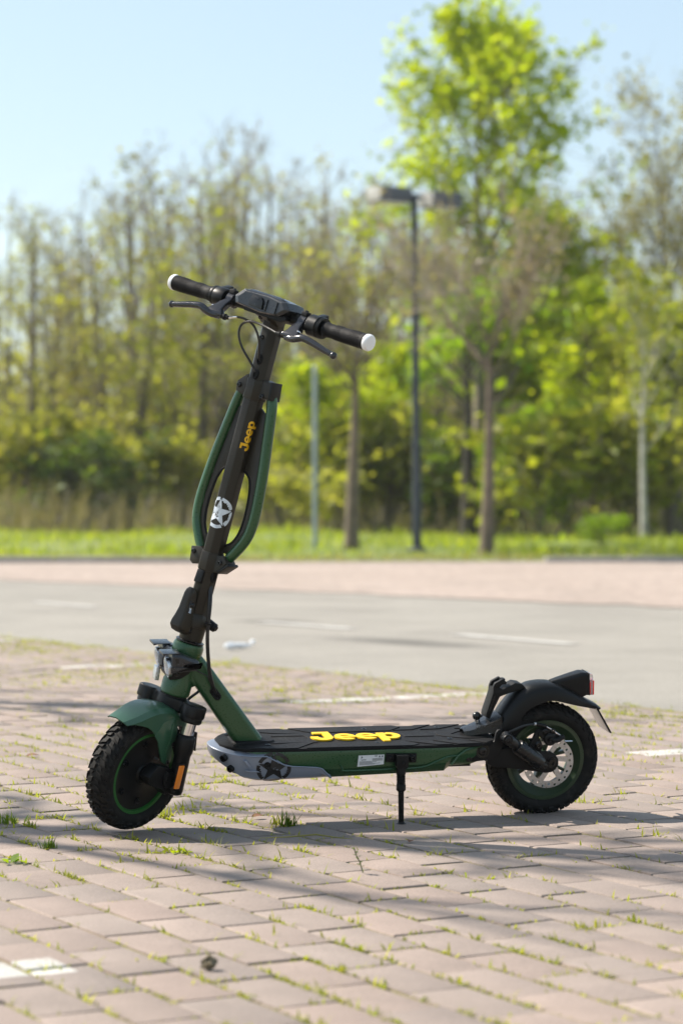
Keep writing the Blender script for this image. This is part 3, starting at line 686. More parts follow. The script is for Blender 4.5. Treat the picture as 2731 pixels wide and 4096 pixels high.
for px, y, h, k, lab in ((616, 57, 5.6, 1, 'broad tan-leaved tree between the tall lime tree and the right edge'), (650, 53, 7.2, 0, 'broad brown twiggy tree near the right edge, behind the birch'), (684, 50, 8.6, 1, 'largest brown crown, cut by the right edge')):
    s = h / 8.6; plant('budding_tree', RB[k], px_x(px, y), y, rw.uniform(0, 6), s, lab, 'tree', 'brown trees at the right edge')
# lime-green trees, low ones filling the middle, then the tall one
for px, y, h, pr, lab in ((312, 48, 3.6, LM[0], 'low lime-green leafy tree behind the galvanised post'), (388, 48, 3.9, LM[0], 'low fresh green tree between the lamp post and the left roadside trunk'),
                          (545, 52, 7.2, LM[0], 'mid-height fresh green tree right of the tall lime tree'), (588, 48, 5.2, LM[0], 'bushy bright green tree between the tall lime tree and the birch'),
                          (625, 47, 4.2, LM[2], 'yellow-green leafy tree behind the pale birch trunk'), (668, 46, 4.8, LM[2], 'yellow-green leafy tree near the right edge beneath the brown trees'), (497, 51, 6.2, LM[0], 'bright lime tree directly behind the right roadside trunk')):
    s = h / 9
    plant('leafy_tree', pr, px_x(px, y), y, rw.uniform(0, 6), (s * 1.5, s * 1.5, s), lab, 'tree', 'fresh green trees')
TALL = grow(85, 11.0, .15, 2.0, 2.4, 54, 6, 4, 10500, .13, .15, TWIG_D, TWIG_D, LEAF_LIME, top=.92, up=.75, low=1.0, shape=.95, clump=.45)
plant('tall_lime_tree', TALL, px_x(480, 50), 50, .6, 1., 'tallest tree, bright lime green with sky showing through its crown', 'tree')
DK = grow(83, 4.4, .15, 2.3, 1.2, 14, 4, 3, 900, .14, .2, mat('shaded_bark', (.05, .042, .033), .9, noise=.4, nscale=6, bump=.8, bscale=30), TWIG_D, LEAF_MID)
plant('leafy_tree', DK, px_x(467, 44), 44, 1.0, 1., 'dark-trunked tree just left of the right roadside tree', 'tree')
# the two young trees by the kerb, twiggy crowns barely in leaf
YT = grow(90, 3.6, .10, 2.1, 1.3, 20, 9, 8, 1600, .055, .09, BARK_G, TWIG, LEAF_OLIVE, up=.75, low=1.1, twig_r=1.0)
YT2 = grow(91, 3.4, .09, 2.2, 1.3, 18, 8, 6, 1100, .055, .09, BARK_G, TWIG, LEAF_BLOOM, up=.8, low=1.1, twig_r=1.0)
y = 33.3; plant('roadside_tree', YT, px_x(351, y), y, 2.2, 1., 'left roadside tree with brown trunk and budding twigs, beside the galvanised post', 'tree', 'young trees by the kerb')
y = 30.7; plant('roadside_tree', YT2, px_x(485, y), y, 1.1, 1., 'right roadside tree with straight lichened trunk and bare twigs, right of the lamp post', 'tree', 'young trees by the kerb')
BI = grow(92, 4.5, .052, 1.5, 1.1, 16, 5, 4, 1000, .10, .14, BARK_W, BARK_W, LEAF_YEL, up=1.0)
plant('birch_tree', BI, px_x(643, 40), 40, .4, 1., 'pale-stemmed birch with yellow-green leaves at the right', 'tree')
# bare tree left of the frame whose branches throw the soft bands of shade over the paving
SH = grow(97, 7.4, .16, 3.2, 1.0, 22, 3, 1, 0, .1, .1, BARK_G, TWIG, LEAF_OLIVE, up=.35, low=1.0, twig_r=2.6)
plant('bare_tree', SH, -4.8, 6.95, 1.9, 1., 'bare tree left of the paving, casting branch shadows on it, nearer the camera', 'tree', z=0)
plant('bare_tree', SH, -5.6, 10.4, 2.3, 1., 'bare tree left of the paving, casting branch shadows on it, nearer the road', 'tree', z=0)
# --- undergrowth
SB = [grow(70 + i, 1.6, .03, .1, .9, 18, 5, 4, 2000, .11, .13, BARK_D, TWIG, [LEAF_DARK, LEAF_MID, LEAF_OLIVE, LEAF_YEL][i], up=.5, low=1.0, stems=3) for i in range(4)]
for px, y, s, k, lab in ((58, 52, (1.5, 1.4, 1.2), 2, 'olive thicket in the left wood, left of the dark green bush'), (100, 49, (1.5, 1.3, .95), 0, 'dark green bush under the left wood'),
                         (10, 50, (1.5, 1.2, 1.2), 2, 'olive bush at the left edge of the wood'), (140, 50, (1.5, 1.2, .9), 2, 'olive bush left of the scooter stem'), (200, 50, (1.5, 1.2, 1.0), 2, 'olive bush behind the scooter stem'),
                         (290, 44, (1.2, 1.1, .6), 2, 'low olive bush right of the scooter stem'), (326, 48, (1.5, 1.3, 1.3), 2, 'olive bush behind the galvanised post'), (385, 49, (1.5, 1.2, 1.1), 3, 'yellow-green bush between left roadside tree and lamp post'), (430, 48, (1.5, 1.2, 1.0), 2, 'olive bush just right of the lamp post'),
                         (540, 44, (1.5, 1.3, 1.2), 3, 'yellow-green bush right of the right roadside tree'), (585, 45, (1.5, 1.2, 1.3), 1, 'tall green bush left of the birch'), (660, 44, (1.5, 1.3, 1.3), 2, 'olive bush right of the birch'), (618, 46, (1.4, 1.2, 1.4), 3, 'yellow-green bush directly behind the birch'),
                         (605, 33, (.34, .34, .22), 1, 'small round green bush alone in the short grass'), (470, 47, (1.5, 1.2, .9), 0, 'dark bush left of the right roadside tree')):
    plant('bush', SB[k], px_x(px, y), y, rw.uniform(0, 6), s, lab, 'bush', None, part='stems')
# far wood behind all of these, too dense to tell trees apart
rg = np.random.default_rng(33)
n = 15000; x = rg.uniform(-17, 17, n); zt = rg.beta(1.1, 1.9, n) * (5.6 + .9 * np.sin(x * .9) + .6 * np.sin(x * 2.3 + 1)) ; y = rg.uniform(70, 82, n)
c = np.stack([x, y, zt], 1); u = rg.normal(0, 1, (n, 3)); u /= np.linalg.norm(u, axis=1)[:, None]; v = np.cross(u, rg.normal(0, 1, (n, 3))); v /= np.linalg.norm(v, axis=1)[:, None]
s = (.24 * rg.lognormal(0, .4, n))[:, None]
Vl = np.stack([c - u * s, c + v * s * .7, c + u * s, c - v * s * .7], 1).reshape(-1, 3); Fl = np.arange(n * 4).reshape(-1, 4)
pt = []
for i in range(520):
    x0 = rg.uniform(-17, 17); y0 = rg.uniform(69, 80); h = rg.uniform(3, 8.0); d = rg.normal(0, .06, 2)
    pt.append((np.array([[x0, y0, 0], [x0 + d[0] * h * .5, y0 + d[1] * h * .5, h * .5], [x0 + d[0] * h * 1.2, y0 + d[1] * h * 1.2, h]]), np.array([.07, .05, .012])))
Vt, Ft = tubes_np(pt, 4)
fw_ = link('far_wood', raw_mesh('far_wood', np.concatenate([Vl, Vt]), np.concatenate([Fl, Ft + len(Vl)]), [LEAF_OLIVE, TWIG_D], [0] * n + [1] * len(Ft))); kind(fw_, 'stuff')

# ------------------------------------------------------------------ thin spring haze over the whole place
hb = MB(); hb.box((0, 900, 6.0), (1990, 2100, 14.2)); HZ = bpy.data.materials.new('haze'); HZ.use_nodes = True; t = HZ.node_tree; t.nodes.clear()
ho = N(t, 'ShaderNodeOutputMaterial'); hv = N(t, 'ShaderNodeVolumePrincipled'); hv.inputs['Color'].default_value = (.92, .95, 1, 1); hv.inputs['Density'].default_value = HAZE; hv.inputs['Anisotropy'].default_value = .35
t.links.new(hv.outputs[0], ho.inputs['Volume']); kind(hb.done('haze', HZ), 'stuff')

# ------------------------------------------------------------------ posts
LAMP = mat('lamp_grey_paint', (.035, .042, .052), .45, .2, noise=.15, nscale=8); LAMPH = mat('lamp_head_paint', (.075, .085, .10), .5, noise=.1, nscale=6)
LAMP_SUNLIT = mat('lamp_sunlit_end', (.40, .40, .38), .5)
GALV = mat('galvanised_steel', (.30, .36, .38), .5, .4, noise=.15, nscale=10)
ly = 32.0; lx = px_x(416.5, ly); lp = empty('lamp_post', (lx, ly, verge_z(lx, ly) - .05)); lp.rotation_euler = (0, R_(-.45), 0)
tag(lp, 'dark grey lamp post with two box-shaped heads, taller than the trunks beside it', 'lamp post')
b = MB(); b.lathe((0, 0, 0), (0, 0, 1), [(0, .060), (.9, .060), (.95, .052), (4.72, .044), (4.78, .035)], 16); b.done('pole', LAMP, lp)
b = MB(); b.lathe((0, 0, .03), (0, 0, 1), [(0, .13), (.05, .13), (.08, .09)], 16); b.done('base', LAMP, lp)
b = MB(); b.tube([(-.15, 0, 4.74), (0, 0, 4.76), (.15, .0, 4.72), (.26, .05, 4.64)], .028, 8); b.done('arm', LAMP, lp)
for cx_, cy_, cz_, rz_, ln in ((-.32, -.05, 4.76, .62, .50), (.36, .10, 4.70, .62, .48)):
    Rm = Matrix.Rotation(rz_, 3, 'Z'); b = MB(); b.box((cx_, cy_, cz_), (ln, .32, .20), Rm); hd = b.done('lamp_head', LAMPH, lp, bevel=.02)
    e = Rm @ Vector((-ln / 2 - .012, 0, 0)); b = MB(); b.box((cx_ + e.x, cy_ + e.y, cz_), (.02, .30, .185), Rm); b.done('sunlit_end', LAMP_SUNLIT, hd, bevel=.004)  # left end of the head: sunlight on it put into a paler colour
    b = MB(); b.box((cx_, cy_, cz_ - .108), (ln * .8, .28, .014), Rm); b.done('lamp_glass', M['white'], hd)
py_ = 33.0; pxx = px_x(314.5, py_); gp = empty('sign_post', (pxx, py_, verge_z(pxx, py_) - .05)); tag(gp, 'thin bare galvanised post left of the left roadside tree', 'post')
b = MB(); b.lathe((0, 0, 0), (0, 0, 1), [(0, .032), (2.55, .032)], 14); b.done('pole', GALV, gp); b = MB(); b.lathe((0, 0, 2.55), (0, 0, 1), [(0, .036), (.02, .036), (.04, .02)], 14); b.done('cap', GALV, gp)

# ------------------------------------------------------------------ small things on the ground
rng = np.random.default_rng(21)
def gpt(px, py, z=0.): y = FPX * CAM_H / (py - 503.75); return (px - 341.4) / FPX * y, y, z
def tuft(px, py, nb, ln, sp, m, label, wd=(.002, .004), lean=.5):
    x, y, _ = gpt(px, py); P = np.stack([rng.normal(0, sp, nb), rng.normal(0, sp * .6, nb), np.full(nb, -.004)], 1)
    o = blade_obj('grass_tuft', P, rng.uniform(.5, 1.1, nb) * ln, rng.uniform(*wd, nb), m, rng, lean=lean); o.location = (x, y, 0); tag(o, label, 'grass tuft', 'larger tufts between the pavers'); return o
tuft(288, 825, 70, .042, .010, GRASS_DARK, 'dense dark grass tuft behind the deck shadow, midway between front wheel and kickstand')
tuft(275, 823, 24, .030, .010, GRASS, 'smaller yellow-green tuft left of the dense dark tuft')
tuft(418, 816, 34, .030, .011, GRASS, 'spreading grass tuft just right of the kickstand foot', lean=.8)
tuft(8, 822, 40, .032, .011, GRASS_DARK, 'dark grass tuft at the left edge, level with the front tyre')
tuft(50, 847, 44, .030, .009, GRASS_DARK, 'green tuft below and left of the front tyre')
tuft(580, 804, 26, .034, .010, GRASS, 'tall loose tuft right of the rear tyre', lean=.4)
tuft(165, 815, 26, .030, .009, GRASS, 'tuft just right of where the front tyre meets the paving')
def broadleaf(name, px, py, n, s, m, label, cat):
    x, y, _ = gpt(px, py); V, F = [], []
    for k in range(n):
        a = rng.uniform(0, 6.28); el = rng.uniform(.1, .7); r = s * rng.uniform(.6, 1.2)
        d = np.array([math.cos(a) * math.cos(el), math.sin(a) * math.cos(el), math.sin(el)]); sd = np.array([-math.sin(a), math.cos(a), 0])
        o = np.array([rng.normal(0, s * .5), rng.normal(0, s * .35), -.003]); b0 = len(V)
        V += [o, o + d * r * .45 + sd * r * .22, o + d * r * .8 + sd * r * .12 - [0, 0, r * .05], o + d * r - [0, 0, r * .15], o + d * r * .8 - sd * r * .12 - [0, 0, r * .05], o + d * r * .45 - sd * r * .22]
        F += [(b0, b0 + 1, b0 + 2, b0 + 5), (b0 + 5, b0 + 2, b0 + 3, b0 + 4)]
    ob = link(name, raw_mesh(name, V, np.array(F), [m])); ob.location = (x, y, 0); tag(ob, label, cat)
broadleaf('weed', 12, 861, 16, .030, LEAF_MID, 'broad-leaved weed at the left edge below the front wheel', 'weed')
broadleaf('weed', 174, 852, 14, .026, LEAF_LIME, 'bright broad-leaved weed in the joint below the front of the deck', 'weed')
b = MB(); st = [(0, 0, 0), (-.006, .0, .02), (-.014, 0, .036), (-.018, 0, .05)]; b.tube(st, .0012, 5); x, y, _ = gpt(363, 873)
wd = b.done('seedling', LEAF_DARK); wd.location = (x, y, 0); tag(wd, 'dark upright seedling alone below the kickstand', 'weed')
V, F = [], []
for k in range(16):
    t = .25 + .75 * k / 16; p = np.array([-.018 * t, 0, .05 * t]); a = k * 2.4; d = np.array([math.cos(a), math.sin(a), .3]); s2 = np.array([-math.sin(a), math.cos(a), 0]); b0 = len(V); r = .010
    V += [p, p + d * r * .5 + s2 * r * .35, p + d * r, p + d * r * .5 - s2 * r * .35]; F.append((b0, b0 + 1, b0 + 2, b0 + 3))
link('foliage', raw_mesh('foliage', V, np.array(F), [LEAF_DARK]), wd)
# clod of earth and dry leaves
CLOD = mat('dry_earth', (.17, .14, .09), .95, noise=.4, nscale=40, bump=1, bscale=90)
b = MB(); b.sph((0, 0, .009), .012, 12, (1, .8, .85))
for v in b.bm.verts: v.co += Vector((rng.normal(0, .0022), rng.normal(0, .0022), rng.normal(0, .002)))
cl = b.done('earth_clod', CLOD); cl.location = gpt(209, 969); tag(cl, 'small brown clod of earth on the foreground pavers', 'clod')
DEAD = mat('dead_leaf', (.17, .075, .035), .8, noise=.3, nscale=60)
def dead_leaf(px, py, s, rz, label):
    V = []; n = 7
    for i in range(n):
        t = i / (n - 1); wv = math.sin(math.pi * min(1, t * .93 + .05)) * .36
        V += [(t - .5, -wv, .10 * math.sin(3 * t) + .16 * wv), (t - .5, 0, .05 * math.sin(4 * t)), (t - .5, wv, .08 * math.cos(2 * t) + .2 * wv)]
    F = [(3 * i + k, 3 * i + 3 + k, 3 * i + 4 + k, 3 * i + 1 + k) for i in range(n - 1) for k in (0, 1)]
    o = link('dead_leaf', raw_mesh('dead_leaf', np.array(V) * s, np.array(F), [DEAD], smooth=True)); x, y, _ = gpt(px, py); o.location = (x, y, .004); o.rotation_euler = (.2, -.1, rz); tag(o, label, 'leaf', 'dead leaves')
dead_leaf(258, 818, .030, .5, 'curled red-brown leaf left of the dense dark tuft'); dead_leaf(33, 757, .034, .1, 'flat brown leaf left of the front tyre, out on the sunlit paving'); dead_leaf(410, 843, .020, 1.2, 'brown leaf scrap in the shade right of the kickstand')
b = MB(); b.tube([(-.09, 0, .004), (-.03, .004, .006), (.03, -.002, .012), (.08, .003, .004), (.11, -.004, .003)], [.0006, .0016, .0022, .0014, .0005], 6); x, y, _ = gpt(302, 842)
sw = b.done('straw', DRY); sw.location = (x, y, .004); tag(sw, 'long dry straw lying on the pavers below the deck', 'straw')
# crumpled clear bottle on the asphalt
BOT = bpy.data.materials.new('crumpled_clear_plastic'); BOT.use_nodes = True; bb = BOT.node_tree.nodes['Principled BSDF']; bb.inputs['Base Color'].default_value = (.86, .89, .93, 1); bb.inputs['Roughness'].default_value = .18; bb.inputs['Transmission Weight'].default_value = .35
bt = empty('plastic_bottle', (gpt(239, 649.5)[0], gpt(239, 649.5)[1], 0)); bt.rotation_euler = (0, 0, .35); tag(bt, 'crumpled clear plastic bottle lying on the asphalt behind the scooter', 'bottle')
b = MB(); b.lathe((-.075, 0, .030), (1, 0, .03), [(0, .010), (.012, .024), (.035, .026), (.06, .017), (.085, .024), (.105, .019), (.122, .013), (.135, .011)], 18)
for v in b.bm.verts: v.co.z = .002 + (v.co.z - .004) * .62; v.co += Vector((rng.normal(0, .0015), rng.normal(0, .002), rng.normal(0, .0018)))
b.done('bottle_body', BOT, bt); b = MB(); b.cyl((.061, 0, .034), (.079, 0, .0345), .0135, n=14); b.done('cap', M['white'], bt, bevel=.001)
# ------------------------------------------------------------------ the scooter
# own frame: x towards the rear wheel, -y its left side, z up the frame; it leans on its kickstand
scooter = empty('electric_scooter', (-.4666, 5.3686, 0)); scooter.rotation_euler = (R_(9.0), 0, R_(15.602))
tag(scooter, 'dark green and black electric kick scooter with yellow deck lettering, standing on its kickstand', 'electric scooter')
S = scooter
# steering frame (front wheel turned about 36 degrees to its left): f forward, s to the left grip, t up the steering axis
T0 = R_(15.03); AX = Vector((math.sin(T0), 0, math.cos(T0))); ST = Matrix.Rotation(R_(36), 3, AX)
FW = ST @ Vector((-math.cos(T0), 0, math.sin(T0))); SD = ST @ Vector((0, -1, 0)); H0 = Vector((.0895, 0, .3115))
def FF(p): return H0 + FW * p[0] + SD * p[1] + AX * p[2]
SB = Vector((0, 0, .105)); SU = Vector((.0395, 0, .747)).normalized(); SF = Vector((SU.z, 0, -SU.x))
def FS(p):                                                     # stem frame inside the steering frame
    q = SB + SF * p[0] + SU * p[2]; return FF((q.x, p[1], q.z))
def hexbolt(T, c, ax, r, h, parent, m='matte', name='bolt', hole=True):
    b = MB(T); ax = Vector(ax).normalized()
    pr = [(0, r), (h * .6, r), (h, r * .72)]
    if hole: pr += [(h, r * .42), (h * .35, r * .38)]
    b.lathe(c, ax, pr, 14); return b.done(name, M[m], parent)

# ---- deck body
body = MB()
def bsec(x, zb, zt, wt, wb, ws): return [(x, -wt, zt), (x, -ws, zt - .010), (x, -ws + .002, zb + .022), (x, -wb, zb), (x, wb, zb), (x, ws - .002, zb + .022), (x, ws, zt - .010), (x, wt, zt)]
body.grid([bsec(.215, .132, .1865, .060, .045, .062), bsec(.26, .1225, .1865, .080, .064, .082), bsec(.44, .1215, .1865, .084, .068, .086), bsec(.700, .128, .1865, .084, .068, .086),
           bsec(.712, .1385, .1865, .084, .066, .085), bsec(.765, .1395, .1875, .076, .060, .078), bsec(.79, .146, .188, .066, .054, .068), bsec(.826, .170, .1885, .050, .046, .052)])
deck = body.done('deck', M['green'], S, bevel=.0025)
# long pressed line along each side
for sy in (-1, 1):
    b = MB(); y = sy * .0862
    b.tube(smoothpath([(.4501, y, .1545), (.457, y, .1445), (.4663, y, .1395), (.58, y, .1405), (.6412, y, .1425), (.672, y, .153), (.7008, y, .1645), (.724, y, .1665)], 4), .0022, 6); b.done('side_rib', M['green'], deck)
    b = MB(); b.tube([(.712, sy * .0845, .146), (.727, sy * .0845, .166), (.745, sy * .083, .1785), (.79, sy * .073, .187)], .003, 6); b.done('side_rib', M['green'], deck)
b = MB(); b.box((.735, 0, .1365), (.062, .12, .004)); b.done('under_plate', M['matte'], deck, bevel=.001)

# ---- rubber mat with raised pads
half = [(.1885, .026), (.200, .047), (.214, .064), (.236, .080), (.30, .087), (.42, .090), (.62, .091), (.775, .089), (.800, .081), (.828, .060)]
outl = half + [(x, -y) for x, y in half[::-1]]
b = MB(); b.prism(outl, .1868, .1938, 'z'); dmat = b.done('deck_mat', M['mat'], S, bevel=.002)
PADS = [[(.246, .079), (.30, .0868), (.352, .0875), (.402, .0405), (.353, .043), (.335, .046)], [(.372, .0885), (.62, .0905), (.637, .0765), (.602, .0445), (.418, .0435)],
        [(.676, .089), (.714, .0905), (.657, .0487), (.61, .0487)], [(.726, .0895), (.784, .0865), (.722, .0505), (.6765, .0492)],
        [(.792, .084), (.824, .0595), (.800, .044), (.760, .052)]]
for P in PADS:
    for sy in (1, -1):
        b = MB(); b.prism([(x, y * sy) for x, y in P], .1936, .1957, 'z'); b.done('mat_pad', M['mat'], dmat, bevel=.0007, seg=1)
for P in ([(.272, .036), (.308, .020), (.392, .020), (.398, .0), (.392, -.020), (.308, -.020), (.272, -.036), (.300, -.042), (.352, -.040), (.41, -.043), (.41, .043), (.352, .040), (.300, .042)], [(.620, .018), (.622, -.012), (.692, -.012), (.676, .018)],
          [(.705, .022), (.700, .0), (.714, -.018), (.760, -.040), (.80, -.040), (.822, -.030), (.76, -.022), (.735, 0), (.76, .022), (.822, .030), (.80, .040), (.757, .040)]):
    b = MB(); b.prism(P, .1936, .1955, 'z'); b.done('mat_pad', M['mat'], dmat, bevel=.0007, seg=1)
for x, y in ((.2217, .0505), (.2195, -.0505), (.2926, -.0512), (.2926, .0512), (.547, .066), (.5437, -.0585), (.7205, .062), (.7195, -.0400)):
    hexbolt(None, (x, y, .1945), (0, 0, 1), .0062, .0022, dmat, 'gloss', 'mat_screw')
b = MB()
for sp in word_shapes():
    me = flat_shape(sp, .0034)
    b.curved(me, lambda p: (.3962 + p[0] * .0672 + (p[1]) * .012 * 0, -.0330 + p[1] * .0700, .1968 + p[2])); bpy.data.meshes.remove(me)
b.done('lettering', M['yellow'], dmat, ang=40)

# ---- silver nose guard
def nose_path(sy):
    return [(.431, .0875, .1245, .1225), (.409, .0882, .1459, .1218), (.397, .0885, .1492, .1212), (.340, .0890, .1535, .1205), (.322, .0890, .1574, .120), (.300, .0890, .168, .1195),
            (.281, .0888, .1778, .119), (.252, .086, .1775, .1205), (.222, .0795, .1790, .126), (.208, .071, .1800, .1335), (.186, .052, .1825, .146), (.172, .028, .1850, .155), (.168, .010, .1855, .157)]
NP = nose_path(1); ring = []
full = [(x, -y, zt, zb) for x, y, zt, zb in NP] + [(x, y, zt, zb) for x, y, zt, zb in NP[::-1]]
cen = Vector((.32, 0))
b = MB(); rings = []
for x, y, zt, zb in full:
    ins = Vector((cen.x - x, -y)); ins = ins.normalized() if x < .3 else Vector((0, -1 if y > 0 else 1))
    sl = float(np.interp(x, [.16, .19, .30, .31], [.024, .024, .016, .003]))                              # the bright shelf between rim and wall
    up = min(.1895, zt + (.0095 if x < .305 else .0))
    rings.append([(x + ins.x * sl, y + ins.y * sl, up), (x + ins.x * .0012, y + ins.y * .0012, zt + .0015), (x, y, zt), (x + ins.x * .001, y + ins.y * .001, zt * .55 + zb * .45), (x + ins.x * .006, y + ins.y * .006, zb + .006), (x + ins.x * .018, y + ins.y * .018, zb)])
b.grid(rings, closed=False, cap=False)
guard = b.done('nose_guard', M['silver'], S, solid=.003, ang=25)
for sy in (-1, 1):                                            # bright edge line and pressed ribs
    b = MB(); b.tube([(x, sy * (y + .0012), zt + .0006) for x, y, zt, zb in NP[:9]], .0016, 6); b.done('edge_trim', M['silver'], guard)
    b = MB(); b.prism([(.232, .148), (.262, .1455), (.268, .1425), (.240, .1435)], sy * .0835, sy * .0905); b.done('guard_rib', M['silver'], guard, bevel=.002)
    b = MB(); b.prism([(.228, .170), (.236, .170), (.251, .151), (.243, .151)], sy * .0815, sy * .0885); b.done('guard_rib', M['silver'], guard, bevel=.002)
for sy in (-1, 1):                                            # dark screw pockets on the nose
    for (x, y, z) in ((.191, .060, .170), (.206, .066, .147)):
        b = MB(); n_ = Vector((-.75, sy * .55, -.25)).normalized(); b.lathe(Vector((x, sy * y, z)) - n_ * .004, n_, [(0, .0085), (.009, .0078), (.009, .0052), (.004, .0048)], 14); pk = b.done('screw_pocket', M['black'], guard)
b = MB(); b.lathe((.2835, -.0893, .1585), (0, -1, 0), [(0, .0075), (.0022, .0072), (.0022, .0056), (.0008, .0052)], 18); b.done('side_button', M['matte'], guard)
b = MB()
for sp in star_shapes(1, 5)[:1] + star_shapes(1, 5)[1:6]:
    me = flat_shape([sp], .0006); bm2 = bmesh.new(); bm2.from_mesh(me)
    for k in range(-9, 10):
        g = bm2.verts[:] + bm2.edges[:] + bm2.faces[:]; bmesh.ops.bisect_plane(bm2, geom=g, plane_co=(k * .1, 0, 0), plane_no=(1, 0, 0))
        g = bm2.verts[:] + bm2.edges[:] + bm2.faces[:]; bmesh.ops.bisect_plane(bm2, geom=g, plane_co=(0, k * .1, 0), plane_no=(0, 1, 0))
    bm2.to_mesh(me); bm2.free()
    def onwall(p):
        x = .2985 + p[0] * .0390; z = .1510 + p[1] * .0360
        xs = [q[0] for q in NP[:9]][::-1]; ztt = np.interp(x, xs, [q[2] for q in NP[:9]][::-1]); zbb = np.interp(x, xs, [q[3] for q in NP[:9]][::-1]); yy = np.interp(x, xs, [q[1] for q in NP[:9]][::-1])
        if z > ztt + .0005: yy = .0868 if z < .1765 else .0868 - (z - .1765) * .2
        elif z < zbb + .006: yy = yy - .006 - max(0, (zbb + .006 - z)) * 2.0
        elif z < ztt * .55 + zbb * .45: yy = yy - .001 - .005 * ((ztt * .55 + zbb * .45) - z) / max(1e-4, (ztt * .55 + zbb * .45) - zbb - .006)
        return (x, -yy - .0008 + p[2], z)
    b.curved(me, onwall); bpy.data.meshes.remove(me)
b.done('star_emblem', M['print_black'], guard, ang=60)

# ---- paper label on the side
b = MB(); b.prism([(.4905, .1485), (.5515, .1525), (.5520, .1748), (.4925, .1740)], -.0878, -.0868); lab = b.done('rating_label', M['label'], deck)
b = MB(); yl = -.0882
def lt(txt, x, z, sz, bold=0.):
    me = text_shape(txt, sz, .0002, bold); b.curved(me, lambda p: (x + p[0], yl - p[2], z + p[1] + (x + p[0] - .49) * .04)); bpy.data.meshes.remove(me)
lt('CE', .5295, .1688, .0052, .0001); lt('PLATUM', .4985, .1622, .0030, .0001)
for k, (x, l) in enumerate(((.4945, .027), (.4945, .040), (.4945, .030), (.4945, .048), (.4945, .036))):
    z = .1590 - k * .0018; b.prism([(x, z + (x - .49) * .04), (x + l, z + (x + l - .49) * .04), (x + l, z + .0007 + (x + l - .49) * .04), (x, z + .0007 + (x - .49) * .04)], yl - .0001, yl + .0001)
for k in range(4):
    z = .1660 - k * .0016; b.prism([(.524, z), (.549, z + .001), (.549, z + .0016), (.524, z + .0006)], yl - .0001, yl + .0001)
b.prism([(.4985, .1665), (.4985, .1715), (.5005, .1718), (.5025, .170), (.5005, .1688), (.4997, .1688), (.4997, .1665)], yl - .0001, yl + .0001)
b.prism([(.5395, .169), (.5395, .1728), (.5425, .1729), (.5425, .1691)], yl - .0001, yl + .0001); b.prism([(.5450, .1715), (.5465, .169), (.5500, .1712), (.548, .1735)], yl - .0001, yl + .0001)
b.done('label_print', M['ink'], lab)

# ---- kickstand
ks = MB(); ks.prism([(.5555, .1575), (.6265, .1545), (.6275, .1755), (.5565, .1775)], -.0905, -.0855); kst = ks.done('kickstand', M['matte'], S, bevel=.001)
b = MB(); b.prism([(.5755, .1775), (.6040, .1765), (.6040, .149), (.5985, .1445), (.5815, .1448), (.5760, .150)], -.1085, -.0905); b.done('bracket', M['matte'], kst, bevel=.002)
for x, z, r in ((.566, .1665, .0062), (.6165, .1660, .0080)): hexbolt(None, (x, -.0905, z), (0, -1, 0), r, .006, kst)
hexbolt(None, (.5935, -.1085, .159), (0, -1, 0), .0048, .0022, kst)
K0, K1 = Vector((.589, -.098, .1455)), Vector((.5945, -.1018, .0162)); kd = (K1 - K0).normalized()
b = MB(); b.lathe(K0, kd, [(0, .0103), (.002, .0108), (.014, .0108), (.016, .0095), (.017, .0072), (.036, .0072), (.037, .0098), (.039, .0108), (.050, .0108), (.053, .0085), (.054, .0066), (.127, .0060)], 18); b.done('stand_rod', M['black'], kst)
u_ = kd.orthogonal().normalized(); v_ = kd.cross(u_)
b = MB(); b.tube([K0 + kd * (.016 + .021 * t / 54) + (u_ * math.cos(t * .733) + v_ * math.sin(t * .733)) * .0092 for t in range(55)], .0013, 5); b.done('spring', M['matte'], kst)
b = MB(); b.lathe(K1 - kd * .006, kd, [(0, .0068), (.003, .0080), (.005, .0118), (.0085, .0122), (.0100, .0105)], 18); b.done('foot', M['black'], kst)

# ---- down tube and head tube
def rrect(c, u, v, hu, hv, r, n=4):
    o = []
    for sx, sy, a0 in ((1, 1, 0), (-1, 1, 90), (-1, -1, 180), (1, -1, 270)):
        for k in range(n + 1):
            a = R_(a0 + 90 * k / n); o.append(tuple(c + u * (sx * (hu - r) + r * math.cos(a)) + v * (sy * (hv - r) + r * math.sin(a))))
    return o
D0, D1 = Vector((.128, 0, .372)), Vector((.2603, 0, .1905)); dd = (D1 - D0).normalized(); du = Vector((-dd.z, 0, dd.x)); dv = Vector((0, 1, 0))
b = MB(); b.grid([rrect(D0 + (D1 - D0) * t + dd * 0, du, dv, hu, hv, .012) for t, hu, hv in ((-.10, .023, .020), (.15, .0265, .0235), (.55, .0275, .025), (1.02, .029, .027))]); dt = b.done('down_tube', M['green'], S, ang=50)
b = MB(); b.grid([rrect(Vector((.127, 0, .3585)) + Vector((.012 * t, 0, -.012 * t)), Vector((.7, 0, .7)), dv, .030, hv, .012) for t, hv in ((-1, .020), (0, .022), (1.5, .020))]); b.done('weld_gusset', M['green'], dt, ang=50)
b = MB(); b.grid([rrect(Vector((.266, 0, .1962)) + Vector((0, 0, z)), Vector((1, 0, 0)), dv, .046 + k, .034 + k, .016) for z, k in ((-.003, .004), (.0012, .002), (.003, 0))]); b.done('tube_seal', M['mat'], dt)
HD = AX
b = MB(); b.lathe(H0 - HD * .008, HD, [(0, .0315), (.003, .0335), (.030, .0335), (.038, .0305), (.078, .0300), (.086, .0325), (.090, .0345), (.112, .0345), (.118, .0325), (.120, .029)], 36); head = b.done('head_tube', M['green'], S)
b = MB(); b.lathe(H0 + HD * .110, HD, [(0, .0290), (.004, .0318), (.006, .0318), (.008, .028)], 32); b.done('headset_ring', M['gloss'], head)
